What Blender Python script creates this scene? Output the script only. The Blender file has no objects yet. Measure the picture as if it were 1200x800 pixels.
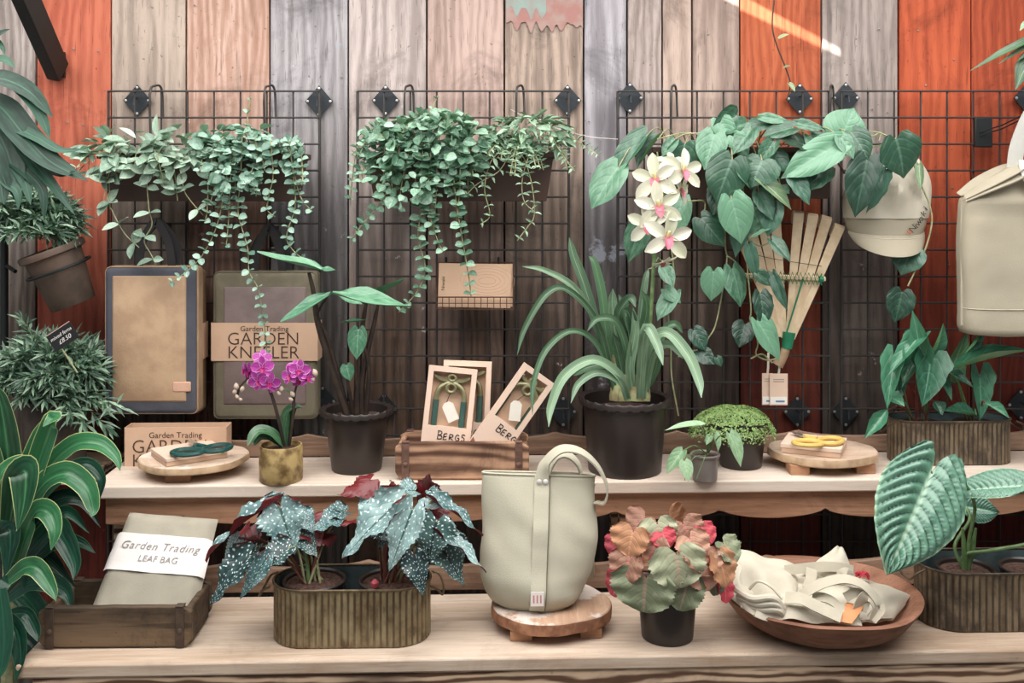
import bpy, bmesh, math, random
from mathutils import Vector as V, Matrix, Euler, noise

# ------------------------------------------------------------------ camera, world, sun, skylight, exposure
sc = bpy.context.scene
C = sc.collection
R = random.Random(11)
PI = math.pi
CAMZ = 1.6
cam_d = bpy.data.cameras.new('camera')
cam = bpy.data.objects.new('camera', cam_d); C.objects.link(cam)
cam.location = (0, 0, CAMZ); cam.rotation_euler = (PI/2, 0, 0)
cam_d.sensor_width = 36; cam_d.lens = 36; cam_d.shift_y = -0.15
cam_d.clip_start = 0.05
sc.camera = cam
sc.view_settings.view_transform = 'Standard'; sc.view_settings.look = 'None'
sc.view_settings.gamma = 1; sc.view_settings.use_curve_mapping = False
sc.view_settings.exposure = -0.14

world = bpy.data.worlds.new('sky'); sc.world = world; world.use_nodes = True
wb = world.node_tree.nodes['Background']
wb.inputs[0].default_value = (0.80, 0.90, 1.0, 1); wb.inputs[1].default_value = 0.30

def area(name, loc, rot, sx, sy, power, col):
    l = bpy.data.lights.new(name, 'AREA'); l.shape = 'RECTANGLE'; l.size = sx; l.size_y = sy
    l.energy = power; l.color = col
    o = bpy.data.objects.new(name, l); C.objects.link(o); o.location = loc; o.rotation_euler = rot
    return o
# frosted glass roof light over the stand
area('roof_light', (0, 1.62, 2.58), (0, 0, 0), 4.4, 1.9, 165, (1.0, 0.98, 0.96))
sun_d = bpy.data.lights.new('sun', 'SUN'); sun_d.energy = 24; sun_d.angle = 0.012; sun_d.color = (1, 0.95, 0.88)
SUN = V((0.25, 0.55, -0.80)).normalized()
sun = bpy.data.objects.new('sun', sun_d); C.objects.link(sun); sun.location = (-1, -1, 4)
sun.rotation_euler = SUN.to_track_quat('-Z', 'Y').to_euler()

# ------------------------------------------------------------------ placing
def P(px, py, d):                       # a point of the place at distance d from the lens
    return V(((px-600)/1200*d, d, CAMZ-(py-220)/1200*d))
ZU, ZL = CAMZ-0.743, CAMZ-1.03          # heights of the two shelves
def onU(px, py): return P(px, py, 0.743*1200/(py-220))
def onL(px, py): return P(px, py, 1.03*1200/(py-220))

# ------------------------------------------------------------------ node materials
def hx(s):
    s = s.lstrip('#'); c = [int(s[i:i+2], 16)/255 for i in (0, 2, 4)]
    return tuple((x/12.92 if x <= .04045 else ((x+.055)/1.055)**2.4) for x in c)+(1,)
class NT:
    def __init__(s, name):
        s.m = bpy.data.materials.new(name); s.m.use_nodes = True
        s.t = s.m.node_tree; s.t.nodes.clear()
    def n(s, typ, props=None, **ins):
        nd = s.t.nodes.new('ShaderNode'+typ)
        for k, v in (props or {}).items(): setattr(nd, k, v)
        for k, v in ins.items():
            k = k.replace('_', ' ')
            sock = nd.inputs[int(k[1:])] if (k[0] == 'i' and k[1:].isdigit()) else nd.inputs[k]
            if isinstance(v, bpy.types.NodeSocket): s.t.links.new(v, sock)
            else: sock.default_value = v
        return nd
    def math(s, op, a, b=0.0, c=0.0): return s.n('Math', {'operation': op}, i0=a, i1=b, i2=c).outputs[0]
    def mix(s, f, a, b, mode='MIX'):
        return s.n('Mix', {'data_type': 'RGBA', 'blend_type': mode}, i0=f, i6=a, i7=b).outputs[2]
    def noise(s, vec, scale, detail=3, rough=.55, dist=0):
        return s.n('TexNoise', None, Vector=vec, Scale=scale, Detail=detail, Roughness=rough, Distortion=dist).outputs[0]
    def step(s, v, a, b, lo=0.0, hi=1.0):
        return s.n('MapRange', {'interpolation_type': 'SMOOTHSTEP'}, i0=v, i1=a, i2=b, i3=lo, i4=hi).outputs[0]
    def coord(s, which='Object', scale=(1, 1, 1), rnd=True):
        o = s.n('TexCoord').outputs[which]
        if rnd:
            r = s.math('MULTIPLY', s.n('ObjectInfo').outputs['Random'], 23.0)
            o = s.n('VectorMath', {'operation': 'ADD'}, i0=o, i1=s.n('CombineXYZ', None, X=r, Y=r, Z=r).outputs[0]).outputs[0]
        return s.n('Mapping', None, Vector=o, Scale=scale).outputs[0]
    def done(s, col, rough=.6, metal=0.0, bump=None, bstr=.3, bdist=.002, spec=.5, trans=0.0, **kw):
        b = s.n('BsdfPrincipled', None, Base_Color=col, Roughness=rough, Metallic=metal, **kw)
        b.inputs['Specular IOR Level'].default_value = spec
        if bump is not None:
            nb = s.n('Bump', None, Strength=bstr, Distance=bdist, Height=bump)
            s.t.links.new(nb.outputs[0], b.inputs['Normal'])
        out = b.outputs[0]
        if trans:
            tr = s.n('BsdfTranslucent', None, Color=col)
            out = s.n('MixShader', None, i0=trans, i1=out, i2=tr.outputs[0]).outputs[0]
        o = s.n('OutputMaterial'); s.t.links.new(out, o.inputs[0])
        return s.m

def plain(name, c, rough=.6, metal=0.0, var=.15, vs=18, bump=.15, bs=150, c2=None, spec=.5):
    t = NT(name); co = t.coord()
    n = t.noise(co, vs, 4)
    a = hx(c); b = hx(c2) if c2 else tuple(x*(1-var*1.6) for x in a[:3])+(1,)
    col = t.mix(t.step(n, .35, .68), a, b)
    return t.done(col, rough, metal, t.noise(co, bs, 2), bump, .002, spec)

def wood(name, light, dark, axis=2, fine=60, broad=6, knots=.5, rough=.75, low=None, z0=.2, z1=1.2, paint=None, specks=.5, bump=.35, rings=0.0, stain=.4, lines=.4, rw=.4):
    t = NT(name)
    st = [1, 1, 1]; st[axis] = .06
    st2 = [1, 1, 1]; st2[axis] = .22
    co = t.coord(scale=tuple(st)); co2 = t.coord(scale=tuple(st2)); raw = t.coord()
    f = t.noise(co, fine*1.6, 4, .7, .2); br = t.noise(co2, broad, 4, .6, .6)
    L, D = hx(light), hx(dark); D_ = D
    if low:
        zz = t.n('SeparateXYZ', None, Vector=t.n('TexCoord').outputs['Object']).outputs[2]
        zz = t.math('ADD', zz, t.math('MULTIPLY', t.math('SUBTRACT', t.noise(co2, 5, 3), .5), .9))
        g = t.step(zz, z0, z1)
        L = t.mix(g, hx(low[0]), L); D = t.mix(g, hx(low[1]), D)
    m = t.math('ADD', t.math('MULTIPLY', f, .42), t.math('MULTIPLY', br, .58))
    if rings:
        w = t.n('TexWave', {'wave_type': 'BANDS', 'bands_direction': ('Z', 'X', 'X')[axis]}, Vector=co2, Scale=rings, Distortion=9.0, Detail=3.0, Detail_Scale=1.2).outputs[1]
        m = t.math('ADD', t.math('MULTIPLY', m, 1-rw), t.math('MULTIPLY', w, rw))
    col = t.mix(t.step(m, .33, .66), D, L)
    stn = t.noise(raw, 4.5, 8, .72, .8)
    col = t.mix(t.math('MULTIPLY', t.step(stn, .5, .72), stain), col, tuple(x*.42 for x in D_[:3])+(1,))
    ln = t.step(t.noise(co, fine*3.2, 2, .6), .60, .72)
    col = t.mix(t.math('MULTIPLY', ln, lines), col, tuple(x*.45 for x in D_[:3])+(1,))
    st3 = [1, 1, 1]; st3[axis] = .5
    vor = t.n('TexVoronoi', None, Vector=t.coord(scale=tuple(st3)), Scale=3.2).outputs['Distance']
    kn = t.step(t.math('ADD', vor, t.math('MULTIPLY', t.math('SUBTRACT', br, .5), .35)), .20, .05)
    col = t.mix(t.math('MULTIPLY', kn, knots), col, tuple(x*.35 for x in hx(dark)[:3])+(1,))
    sp = t.step(t.noise(raw, 85, 2, .5), .70, .76)
    col = t.mix(t.math('MULTIPLY', sp, specks), col, tuple(x*.3 for x in hx(dark)[:3])+(1,))
    crack = t.step(t.noise(t.coord(scale=tuple(st)), 26, 2, .5, .1), .69, .73)
    col = t.mix(t.math('MULTIPLY', crack, .25), col, (.03, .025, .02, 1))
    if paint:
        for pc, amt, psc in paint:
            pn = t.step(t.noise(raw, psc, 5, .7), 1-amt, 1-amt+.06)
            col = t.mix(t.math('MULTIPLY', pn, .75), col, hx(pc))
    return t.done(col, rough, 0, t.math('ADD', f, t.math('MULTIPLY', sp, -.4)), bump, .003, .35)

def leafmat(name, base, dark, vein, nv=6, vs=.35, back=None, edge=None, rough=.36, spots=0, trans=.08, slant=.35, var=.35, along=0, spec=.6, edgew=.84, sat=.9, midc=None, sth=(.30, .2)):
    t = NT(name)
    uv = t.n('UVMap').outputs[0]
    xy = t.n('SeparateXYZ', None, Vector=uv); u, v = xy.outputs[0], xy.outputs[1]
    a = t.math('ABSOLUTE', t.math('MULTIPLY', t.math('SUBTRACT', u, .5), 2.0))
    rnd = t.math('FRACT', t.math('ADD', t.n('ObjectInfo').outputs['Random'], t.n('NewGeometry').outputs['Random Per Island']))
    n = t.noise(t.n('VectorMath', {'operation': 'ADD'}, i0=uv, i1=t.n('CombineXYZ', None, X=t.math('MULTIPLY', rnd, 9.0)).outputs[0]).outputs[0], 5, 3)
    col = t.mix(t.step(t.math('ADD', n, t.math('MULTIPLY', t.math('SUBTRACT', rnd, .5), .5)), .25, .75), hx(dark), hx(base))
    bumpv = n
    if along:
        st = t.math('PINGPONG', t.math('MULTIPLY', u, along), .5)
        col = t.mix(t.math('MULTIPLY', st, vs), col, hx(vein)); bumpv = st
    elif nv:
        p = t.math('PINGPONG', t.math('MULTIPLY', t.math('SUBTRACT', v, t.math('MULTIPLY', a, slant)), float(nv)), .5)
        sv = t.step(p, .07, .0)
        bumpv = t.step(p, 0.0, .25)
        col = t.mix(t.math('MULTIPLY', sv, vs), col, hx(vein))
    mid = t.step(a, .09, .02)
    col = t.mix(t.math('MULTIPLY', mid, .8 if midc else min(1, vs*2)), col, hx(midc or vein))
    if edge: col = t.mix(t.step(a, edgew, edgew+.07), col, hx(edge))
    if spots:
        vo = t.n('TexVoronoi', {'voronoi_dimensions': '2D'}, Vector=t.n('Mapping', None, Vector=uv, Scale=(spots*.6, spots, 1)).outputs[0], Scale=1.0, Randomness=.8).outputs['Distance']
        col = t.mix(t.step(vo, *sth), col, (.66, .76, .76, 1))
    hs = t.n('HueSaturation', None, Hue=.5, Saturation=sat, Value=t.math('ADD', 1-var/2, t.math('MULTIPLY', rnd, var)), Color=col)
    col = hs.outputs[0]
    if back: col = t.mix(t.n('NewGeometry').outputs['Backfacing'], col, hx(back))
    return t.done(col, rough, 0, bumpv, .25, .002, spec, trans)

# ------------------------------------------------------------------ mesh building
MWORLD = {}
class MB:
    def __init__(s): s.v = []; s.f = []; s.uv = []
    def add(s, vs, fs, uvs=None, M=None):
        o = len(s.v)
        for p in vs:
            p = V(p); s.v.append(M @ p if M else p)
        s.uv += list(uvs) if uvs else [(0, 0)]*len(vs)
        s.f += [tuple(i+o for i in f) for f in fs]
        return s
    def box(s, c, d, M=None):
        x, y, z = c; a, b, h = d[0]/2, d[1]/2, d[2]/2
        vs = [(x+i*a, y+j*b, z+k*h) for i in (-1, 1) for j in (-1, 1) for k in (-1, 1)]
        return s.add(vs, [(0, 1, 3, 2), (4, 6, 7, 5), (0, 4, 5, 1), (2, 3, 7, 6), (0, 2, 6, 4), (1, 5, 7, 3)], None, M)
    def tube(s, pts, r, seg=6, M=None, closed=False):
        pts = [V(p) for p in pts]; n = len(pts)
        vs = []; fs = []; prev = None
        for i, p in enumerate(pts):
            if closed: t = pts[(i+1) % n]-pts[i-1]
            else: t = pts[min(i+1, n-1)]-pts[max(i-1, 0)]
            t = t.normalized() if t.length > 1e-9 else V((0, 0, 1))
            if prev is None:
                a = V((0, 0, 1)) if abs(t.z) < .9 else V((1, 0, 0))
                nrm = (a-t*a.dot(t)).normalized()
            else:
                nrm = prev-t*prev.dot(t)
                nrm = nrm.normalized() if nrm.length > 1e-6 else prev
            prev = nrm; bi = t.cross(nrm)
            rr = r[i] if isinstance(r, (list, tuple)) else r
            for k in range(seg):
                an = 2*PI*k/seg
                vs.append(p+(nrm*math.cos(an)+bi*math.sin(an))*rr)
        m = n if closed else n-1
        for i in range(m):
            j = (i+1) % n
            for k in range(seg):
                k2 = (k+1) % seg
                fs.append((i*seg+k, i*seg+k2, j*seg+k2, j*seg+k))
        if not closed:
            fs.append(tuple(range(seg-1, -1, -1))); fs.append(tuple((n-1)*seg+k for k in range(seg)))
        return s.add(vs, fs, None, M)
    def loft(s, rings, cap0=True, cap1=True, M=None):
        n = len(rings[0]); vs = [p for r in rings for p in r]; fs = []
        uvs = [(k/n, i/max(1, len(rings)-1)) for i in range(len(rings)) for k in range(n)]
        for i in range(len(rings)-1):
            for k in range(n):
                k2 = (k+1) % n
                fs.append((i*n+k, i*n+k2, (i+1)*n+k2, (i+1)*n+k))
        if cap0: fs.append(tuple(range(n-1, -1, -1)))
        if cap1: fs.append(tuple((len(rings)-1)*n+k for k in range(n)))
        return s.add(vs, fs, uvs, M)
    def lathe(s, prof, seg=32, sx=1, sy=1, M=None, cap0=True, cap1=False, wave=None):
        rings = []
        for i, (r, z) in enumerate(prof):
            ring = []
            for k in range(seg):
                a = 2*PI*k/seg
                dr, dz = wave(i, a) if wave else (0, 0)
                ring.append(((r+dr)*math.cos(a)*sx, (r+dr)*math.sin(a)*sy, z+dz))
            rings.append(ring)
        return s.loft(rings, cap0, cap1, M)
    def prism(s, poly, y0, y1, M=None):        # outline in x, z; thickness along y
        n = len(poly)
        vs = [(x, y0, z) for x, z in poly]+[(x, y1, z) for x, z in poly]
        fs = [tuple(range(n)), tuple(range(2*n-1, n-1, -1))]
        fs += [(i, n+i, n+(i+1) % n, (i+1) % n) for i in range(n)]
        return s.add(vs, fs, None, M)
    def sheet(s, fn, nu, nv, M=None):
        vs = []; uvs = []; fs = []
        for j in range(nv+1):
            for i in range(nu+1):
                u, v = i/nu, j/nv
                vs.append(fn(u, v)); uvs.append((u, v))
        for j in range(nv):
            for i in range(nu):
                a = j*(nu+1)+i
                fs.append((a, a+1, a+nu+2, a+nu+1))
        return s.add(vs, fs, uvs, M)
    def ribbon(s, pts, w, hint, nx=4, cup=0.0, fold=0.0, M=None, twist=None):
        pts = [V(p) for p in pts]; n = len(pts); vs = []; uvs = []; fs = []
        for i, p in enumerate(pts):
            t = (pts[min(i+1, n-1)]-pts[max(i-1, 0)]).normalized()
            h = V(hint[i]) if isinstance(hint, list) else V(hint)
            nn = h-t*h.dot(t)
            nn = nn.normalized() if nn.length > 1e-6 else V((0, 0, 1))
            if twist: nn = Matrix.Rotation(twist*i/(n-1), 3, t) @ nn
            sd = t.cross(nn)
            ww = w[i] if isinstance(w, (list, tuple)) else w
            for k in range(nx+1):
                u = k/nx*2-1
                vs.append(p+sd*(u*ww/2)+nn*((cup*u*u+fold*abs(u))*ww)); uvs.append((k/nx, i/(n-1)))
        for i in range(n-1):
            for k in range(nx):
                a = i*(nx+1)+k
                fs.append((a, a+1, a+nx+2, a+nx+1))
        return s.add(vs, fs, uvs, M)
    def mesh(s, name, mats, smooth=True, sharp=40, recalc=True):
        me = bpy.data.meshes.new(name)
        me.from_pydata([tuple(p) for p in s.v], [], s.f)
        ul = me.uv_layers.new(name='UVMap')
        idx = [0]*len(me.loops); me.loops.foreach_get('vertex_index', idx)
        flat = [0.0]*(2*len(idx))
        for i, k in enumerate(idx): flat[2*i], flat[2*i+1] = s.uv[k]
        ul.data.foreach_set('uv', flat)
        if recalc:
            bm = bmesh.new(); bm.from_mesh(me); bmesh.ops.recalc_face_normals(bm, faces=bm.faces); bm.to_mesh(me); bm.free()
        for m in (mats if isinstance(mats, (list, tuple)) else [mats]): me.materials.append(m)
        if smooth:
            me.shade_smooth()
            if sharp and sharp < 180: me.set_sharp_from_angle(angle=math.radians(sharp))
        return me
    def build(s, name, mats, parent=None, bevel=0, solid=0, sub=0, smooth=True, sharp=40, world=False, recalc=True, bseg=2):
        if world and parent is not None:
            I = MWORLD[parent].inverted(); s.v = [I @ p for p in s.v]
        o = bpy.data.objects.new(name, s.mesh(name, mats, smooth, sharp, recalc)); C.objects.link(o)
        if parent is not None:
            o.parent = parent; MWORLD[o] = MWORLD[parent].copy()
        else: MWORLD[o] = Matrix()
        if solid:
            m = o.modifiers.new('solid', 'SOLIDIFY'); m.thickness = solid; m.offset = 0
            m = o.modifiers.new('edges', 'EDGE_SPLIT'); m.split_angle = .9
        if bevel:
            m = o.modifiers.new('bevel', 'BEVEL'); m.width = bevel; m.segments = bseg; m.limit_method = 'ANGLE'; m.angle_limit = .6
        if sub:
            m = o.modifiers.new('sub', 'SUBSURF'); m.levels = sub; m.render_levels = sub
        return o

def tag(o, label=None, cat=None, group=None, kind=None):
    for k, v in (('label', label), ('category', cat), ('group', group), ('kind', kind)):
        if v: o[k] = v
    return o
def thing(name, label, cat, loc=(0, 0, 0), rz=0, group=None, M=None, kind=None):
    o = bpy.data.objects.new(name, None); C.objects.link(o); o.empty_display_size = .05
    if M is None: M = Matrix.Translation(V(loc)) @ Matrix.Rotation(rz, 4, 'Z')
    o.matrix_world = M; MWORLD[o] = M.copy()
    return tag(o, label, cat, group, kind)
def put(name, mesh, parent, M):          # a part sharing mesh data, at world matrix M
    o = bpy.data.objects.new(name, mesh); C.objects.link(o)
    o.parent = parent; o.matrix_local = MWORLD[parent].inverted() @ M; MWORLD[o] = M.copy()
    return o
def crom(pts, n=6):                      # smooth curve through points
    pts = [V(p) for p in pts]; out = []
    q = [pts[0]*2-pts[1]]+pts+[pts[-1]*2-pts[-2]]
    for i in range(1, len(q)-2):
        a, b, c, d = q[i-1:i+3]
        for k in range(n):
            t = k/n
            out.append(.5*((2*b)+(c-a)*t+(2*a-5*b+4*c-d)*t*t+(3*b-a-3*c+d)*t**3))
    out.append(pts[-1]); return out
def lin(x, tab):
    for (a, p), (b, q) in zip(tab, tab[1:]):
        if x <= b: return p+(q-p)*(x-a)/(b-a) if b > a else q
    return tab[-1][1]
_tc = {}
def text_mesh(body, size, mat, shear=0, spacing=1.0, align='CENTER', line=1.0):
    k = (body, size, mat.name, shear, spacing, align)
    if k in _tc: return _tc[k]
    cu = bpy.data.curves.new('lettering', 'FONT'); cu.body = body; cu.size = size; cu.shear = shear
    cu.space_character = spacing; cu.align_x = align; cu.align_y = 'CENTER'; cu.extrude = .0003; cu.space_line = line
    cu.resolution_u = 3; cu.offset = -.011*size if body.isupper() else -.006*size
    ob = bpy.data.objects.new('lettering', cu)
    me = bpy.data.meshes.new_from_object(ob); me.materials.clear(); me.materials.append(mat)
    bpy.data.objects.remove(ob); bpy.data.curves.remove(cu)
    _tc[k] = me; return me
def frame(o, xdir, zdir):                # matrix: local x along xdir, local z along zdir
    z = V(zdir).normalized(); x = V(xdir); x = (x-z*x.dot(z)).normalized(); y = z.cross(x)
    m = Matrix((x, y, z)).transposed().to_4x4(); m.translation = V(o); return m
# ------------------------------------------------------------------ the setting: plank wall, floor, added sun blocker with a slit
M_gap = plain('dark_gap', '#1a1613', .9)
WALLY = 3.0
def wx(px): return (px-600)/1200*WALLY
planks = [  # left, right (pixels on the wall plane), light, dark, low light, dark (browner weathered wood plus painted-in shade), paint
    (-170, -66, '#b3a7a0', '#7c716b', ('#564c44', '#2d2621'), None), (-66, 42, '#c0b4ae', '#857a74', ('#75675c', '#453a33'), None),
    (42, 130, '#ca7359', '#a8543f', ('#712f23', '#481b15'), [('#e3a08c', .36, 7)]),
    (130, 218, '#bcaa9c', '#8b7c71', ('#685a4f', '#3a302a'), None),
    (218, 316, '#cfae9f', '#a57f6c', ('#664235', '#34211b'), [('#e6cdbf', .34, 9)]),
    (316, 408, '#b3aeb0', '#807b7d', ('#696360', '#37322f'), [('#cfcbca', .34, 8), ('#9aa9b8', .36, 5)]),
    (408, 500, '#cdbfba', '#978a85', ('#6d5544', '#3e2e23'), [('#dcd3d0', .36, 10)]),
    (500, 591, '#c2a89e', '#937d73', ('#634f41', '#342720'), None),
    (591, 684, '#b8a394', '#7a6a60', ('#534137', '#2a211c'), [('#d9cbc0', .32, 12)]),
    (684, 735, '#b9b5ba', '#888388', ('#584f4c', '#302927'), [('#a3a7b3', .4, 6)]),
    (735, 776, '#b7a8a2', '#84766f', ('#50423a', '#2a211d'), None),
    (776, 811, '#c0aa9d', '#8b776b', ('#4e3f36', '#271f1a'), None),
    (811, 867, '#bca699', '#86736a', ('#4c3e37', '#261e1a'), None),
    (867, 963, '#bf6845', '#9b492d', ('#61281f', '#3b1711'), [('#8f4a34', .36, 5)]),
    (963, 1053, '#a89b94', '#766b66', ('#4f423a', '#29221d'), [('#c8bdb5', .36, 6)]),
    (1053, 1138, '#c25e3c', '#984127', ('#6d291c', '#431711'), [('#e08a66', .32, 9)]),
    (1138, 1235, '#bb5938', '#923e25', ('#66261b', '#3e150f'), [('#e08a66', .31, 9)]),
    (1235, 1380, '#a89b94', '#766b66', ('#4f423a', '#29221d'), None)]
wall = thing('wall_back', None, None, (0, WALLY, 0), kind='structure')
MB().box((0, WALLY+.05, 1.3), (6, .05, 2.6)).build('backing_board', M_gap, wall, world=True)
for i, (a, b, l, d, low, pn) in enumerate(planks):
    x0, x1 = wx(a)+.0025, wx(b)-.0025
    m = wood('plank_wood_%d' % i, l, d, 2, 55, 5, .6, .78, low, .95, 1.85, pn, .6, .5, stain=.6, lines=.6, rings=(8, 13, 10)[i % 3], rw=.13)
    pr = R.uniform(-.003, .003)
    b_ = MB(); w = x1-x0
    def pf(u, v, w=w, s=i): return ((u-.5)*w, -.025+.0012*noise.noise(V((u*3, v*9, s))), v*2.6)
    b_.box((0, -.0125, 1.3), (w, .025, 2.6))
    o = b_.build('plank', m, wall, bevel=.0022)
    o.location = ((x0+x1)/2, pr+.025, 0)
# the narrow upright split in the pale board and the painted band at the top of the brown one
m_pink = plain('old_pink_paint', '#a2756e', .8, c2='#a48c83', vs=25)
m_teal = plain('old_teal_paint', '#8f9f98', .8, c2='#958f88', vs=25)
def splash(name, mat, x0, x1, z0, z1, y):
    pts = []; n = 70
    for k in range(n+1):
        x = x0+(x1-x0)*k/n
        pts.append((x, z0+.045*noise.noise(V((x*11, 3, z0)))+.03*noise.noise(V((x*63, 1, z1)))))
    pts += [(x1, z1), (x0, z1)]
    MB().prism(pts, y, y+.0006).build(name, mat, wall, world=True, smooth=False)
splash('paint_patch', m_pink, wx(593), wx(683), 2.075, 2.3, WALLY-.0036)
splash('paint_patch', m_teal, wx(593), wx(640), 2.115, 2.3, WALLY-.0043)
m_nail = plain('nail_head', '#8d8581', .45, .6)
nl = MB().lathe([(.0028, 0), (.003, -.001), (.001, -.0016)], 8, cap0=False, cap1=True, M=Matrix.Rotation(-PI/2, 4, 'X')).mesh('nail', m_nail)
for k, (px, py) in enumerate([(86, 57), (79, 143), (97, 146), (228, 6), (400, 90), (690, 142), (830, 40), (1030, 34), (1076, 36), (1085, 100), (1118, 70), (1022, 128), (1040, 132), (95, 234), (115, 60), (1112, 310), (1116, 220), (532, 430), (600, 310), (676, 300)]):
    p = P(px, py, WALLY-.004)
    put('nail', nl, wall, Matrix.Translation(p))
tag(MB().box((0, 1.0, -.05), (6.5, 4.6, .1)).build('floor', plain('stone_floor', '#5b554f', .8, vs=5, c2='#443f3a')), kind='structure')
# unseen roof added to block the sun, slit passes one streak
def slitpt(px, py):
    w = P(px, py, WALLY); s = SUN/abs(SUN.z); k = 2.6-w.z; return (w-s*k)
A, B_ = slitpt(835, -14), slitpt(985, 62)
dr = (B_-A); nn = V((-dr.y, dr.x, 0)).normalized()
q = [A-nn*.021, B_-nn*.010, B_+nn*.010, A+nn*.021]
cv = [(-3.2, -1.2), (3.2, -1.2), (3.2, 3.06), (-3.2, 3.06)]
inn = [(p.x, p.y) for p in q]
bv = [(x, y, z) for z in (2.6, 2.606) for x, y in cv+inn]
fs = []
for o_ in (0, 8):
    for k in range(4): fs.append((o_+k, o_+(k+1) % 4, o_+4+(k+1) % 4, o_+4+k))
for k in range(4):
    fs.append((k, (k+1) % 4, 8+(k+1) % 4, 8+k)); fs.append((4+k, 4+(k+1) % 4, 12+(k+1) % 4, 12+k))
tag(MB().add(bv, fs).build('sun_blocker', plain('sun_blocker_boards', '#cfcac2', .8), smooth=False), kind='structure')

# ------------------------------------------------------------------ the two-tier stand
M_top = wood('scrubbed_pine', '#dccdbf', '#c2ae9c', 0, 40, 4, .2, .7, None, paint=[('#d8c9bb', .4, 6)], specks=.2, bump=.2, stain=.15, lines=.2)
M_low = wood('worn_pine', '#d3c1af', '#a58b73', 0, 40, 4, .4, .7, None, specks=.25, bump=.25, stain=.25, lines=.35)
M_apr = wood('apron_wood', '#c09476', '#7d563e', 0, 30, 4, .5, .75, None, specks=.3, bump=.3)
M_lapr = wood('knotty_wood', '#d0b498', '#5f4433', 0, 22, 3, .8, .75, None, specks=.3, bump=.3, rings=13.0, lines=.6)
M_bak = wood('backboard_wood', '#a98a74', '#5d4637', 0, 30, 4, .4, .8, None, specks=.3, bump=.3)
TH = math.atan(.034)
stand = thing('plant_stand', 'long two-tier pale wooden display stand with scalloped aprons', 'stand', (0, 2.582, 0), TH)
def scallop(x0, x1, base, h, amp, per, ph, up, n=None):
    n = n or int((x1-x0)/.012); pts = []
    for k in range(n+1):
        x = x0+(x1-x0)*k/n
        t = (x-ph)/per
        d = amp*(abs(math.sin(PI*t))**.5)
        pts.append((x, (base+h-d) if up else (base-h-d)))
    return pts
TB = .032
MB().box((.275, .133, ZU-TB/2), (2.65, .266, TB)).build('shelf_board', M_top, stand, bevel=.004)
pl = scallop(-1.02, 1.6, ZU-TB, .046, .026, .272, .262, False)
MB().prism([(-1.02, ZU-TB-.002)]+[(1.6, ZU-TB-.002)]+pl[::-1], .022, .042).build('apron', M_apr, stand, bevel=.0015)
pl = scallop(-.98, 1.6, ZU, .064, .02, .343, .13, True)
MB().prism([(-.98, ZU+.0005), (1.6, ZU+.0005)]+pl[::-1], .268, .284).build('backboard', M_bak, stand, bevel=.0015)
# lower tier: two boards deep, front board butted from two lengths
yf = -.336
for (x0, x1, y0, y1) in ((-1.085, 1.62, yf, yf+.2), (-1.085, 1.62, yf+.203, yf+.36)):
    MB().box(((x0+x1)/2, (y0+y1)/2, ZL-.0155), (x1-x0, y1-y0, .031)).build('shelf_board', M_low, stand, bevel=.005)
MB().box((.29, yf+.016, ZL-.096), (2.68, .022, .13)).build('apron', M_lapr, stand, bevel=.002)
pl = scallop(-1.0, 1.62, ZL, .085, .02, .343, .32, True)
MB().prism([(-1.0, ZL+.006), (1.62, ZL+.006)]+pl[::-1], yf+.366, yf+.384).build('backboard', M_bak, stand, bevel=.0015)
for x in (-.99, .3, 1.55):
    MB().box((x, .07, (ZU-TB)/2), (.04, .04, ZU-TB)).build('leg', M_lapr, stand, bevel=.003)
    MB().box((x, .235, (ZU-TB)/2), (.04, .04, ZU-TB)).build('leg', M_lapr, stand, bevel=.003)
    MB().box((x, yf+.065, (ZL-.031)/2), (.045, .045, ZL-.031)).build('leg', M_lapr, stand, bevel=.003)

# ------------------------------------------------------------------ wire grid panels
M_wire = plain('dark_wire', '#4d4a48', .45, .5, bump=.05)
M_plate = plain('blackened_steel', '#353a3e', .5, .45, bump=.1)
M_screw = plain('zinc_screw', '#c9c7c3', .35, .8)
GY, SQ = 2.955, .0762
def rod(L, r, ax):
    p = [(0, 0, 0), (0, 0, L)] if ax == 'z' else [(0, 0, 0), (L, 0, 0)]
    return MB().tube(p, r, 6)
NV, NHZ = 8, 20
vw = rod(SQ*NHZ, .0028, 'z').mesh('upright_wire', M_wire); hw = rod(SQ*NV, .0028, 'x').mesh('cross_wire', M_wire)
ve = rod(SQ*NHZ, .0042, 'z').mesh('edge_wire', M_wire)
pm = MB().prism([(-.041, 0), (0, -.047), (.041, 0), (0, .047)], -.002, .002).mesh('bracket', M_plate, False)
clip = MB().tube([(0, 0, .008), (0, -.03, .004), (0, -.034, -.016)], .0022, 6).mesh('clip', M_plate)
scr = MB().lathe([(.0045, 0), (.004, -.0018), (.0015, -.0024)], 10, cap0=False, cap1=True, M=Matrix.Rotation(-PI/2, 4, 'X') @ Matrix.Scale(1, 4)).mesh('screw', M_screw)
def grid(left, label, brackets):
    x0 = (left-600)/1200*GY; zt = CAMZ-(107-220)/1200*GY
    g = thing('wire_grid', label, 'wire grid', (x0, GY, zt-SQ*NHZ))
    for i in range(NV+1):
        put('wire', ve if i in (0, NV) else vw, g, Matrix.Translation((x0+i*SQ, GY, zt-SQ*NHZ)))
    for j in range(NHZ+1):
        put('wire', hw, g, Matrix.Translation((x0, GY-.0054, zt-j*SQ)))
    for px, py in brackets:
        p = P(px, py, WALLY-.012)
        b = put('bracket', pm, g, Matrix.Translation(p))
        put('clip', clip, b, Matrix.Translation(p))
        for dx, dz in ((-.033, 0), (.033, 0), (0, .038), (0, -.038)):
            put('screw', scr, b, Matrix.Translation(p+V((dx, -.0025, dz))))
    return g
grid(127, 'black wire grid panel hung behind the garden kneelers', [(161, 118), (374, 119), (378, 470)])
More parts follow.
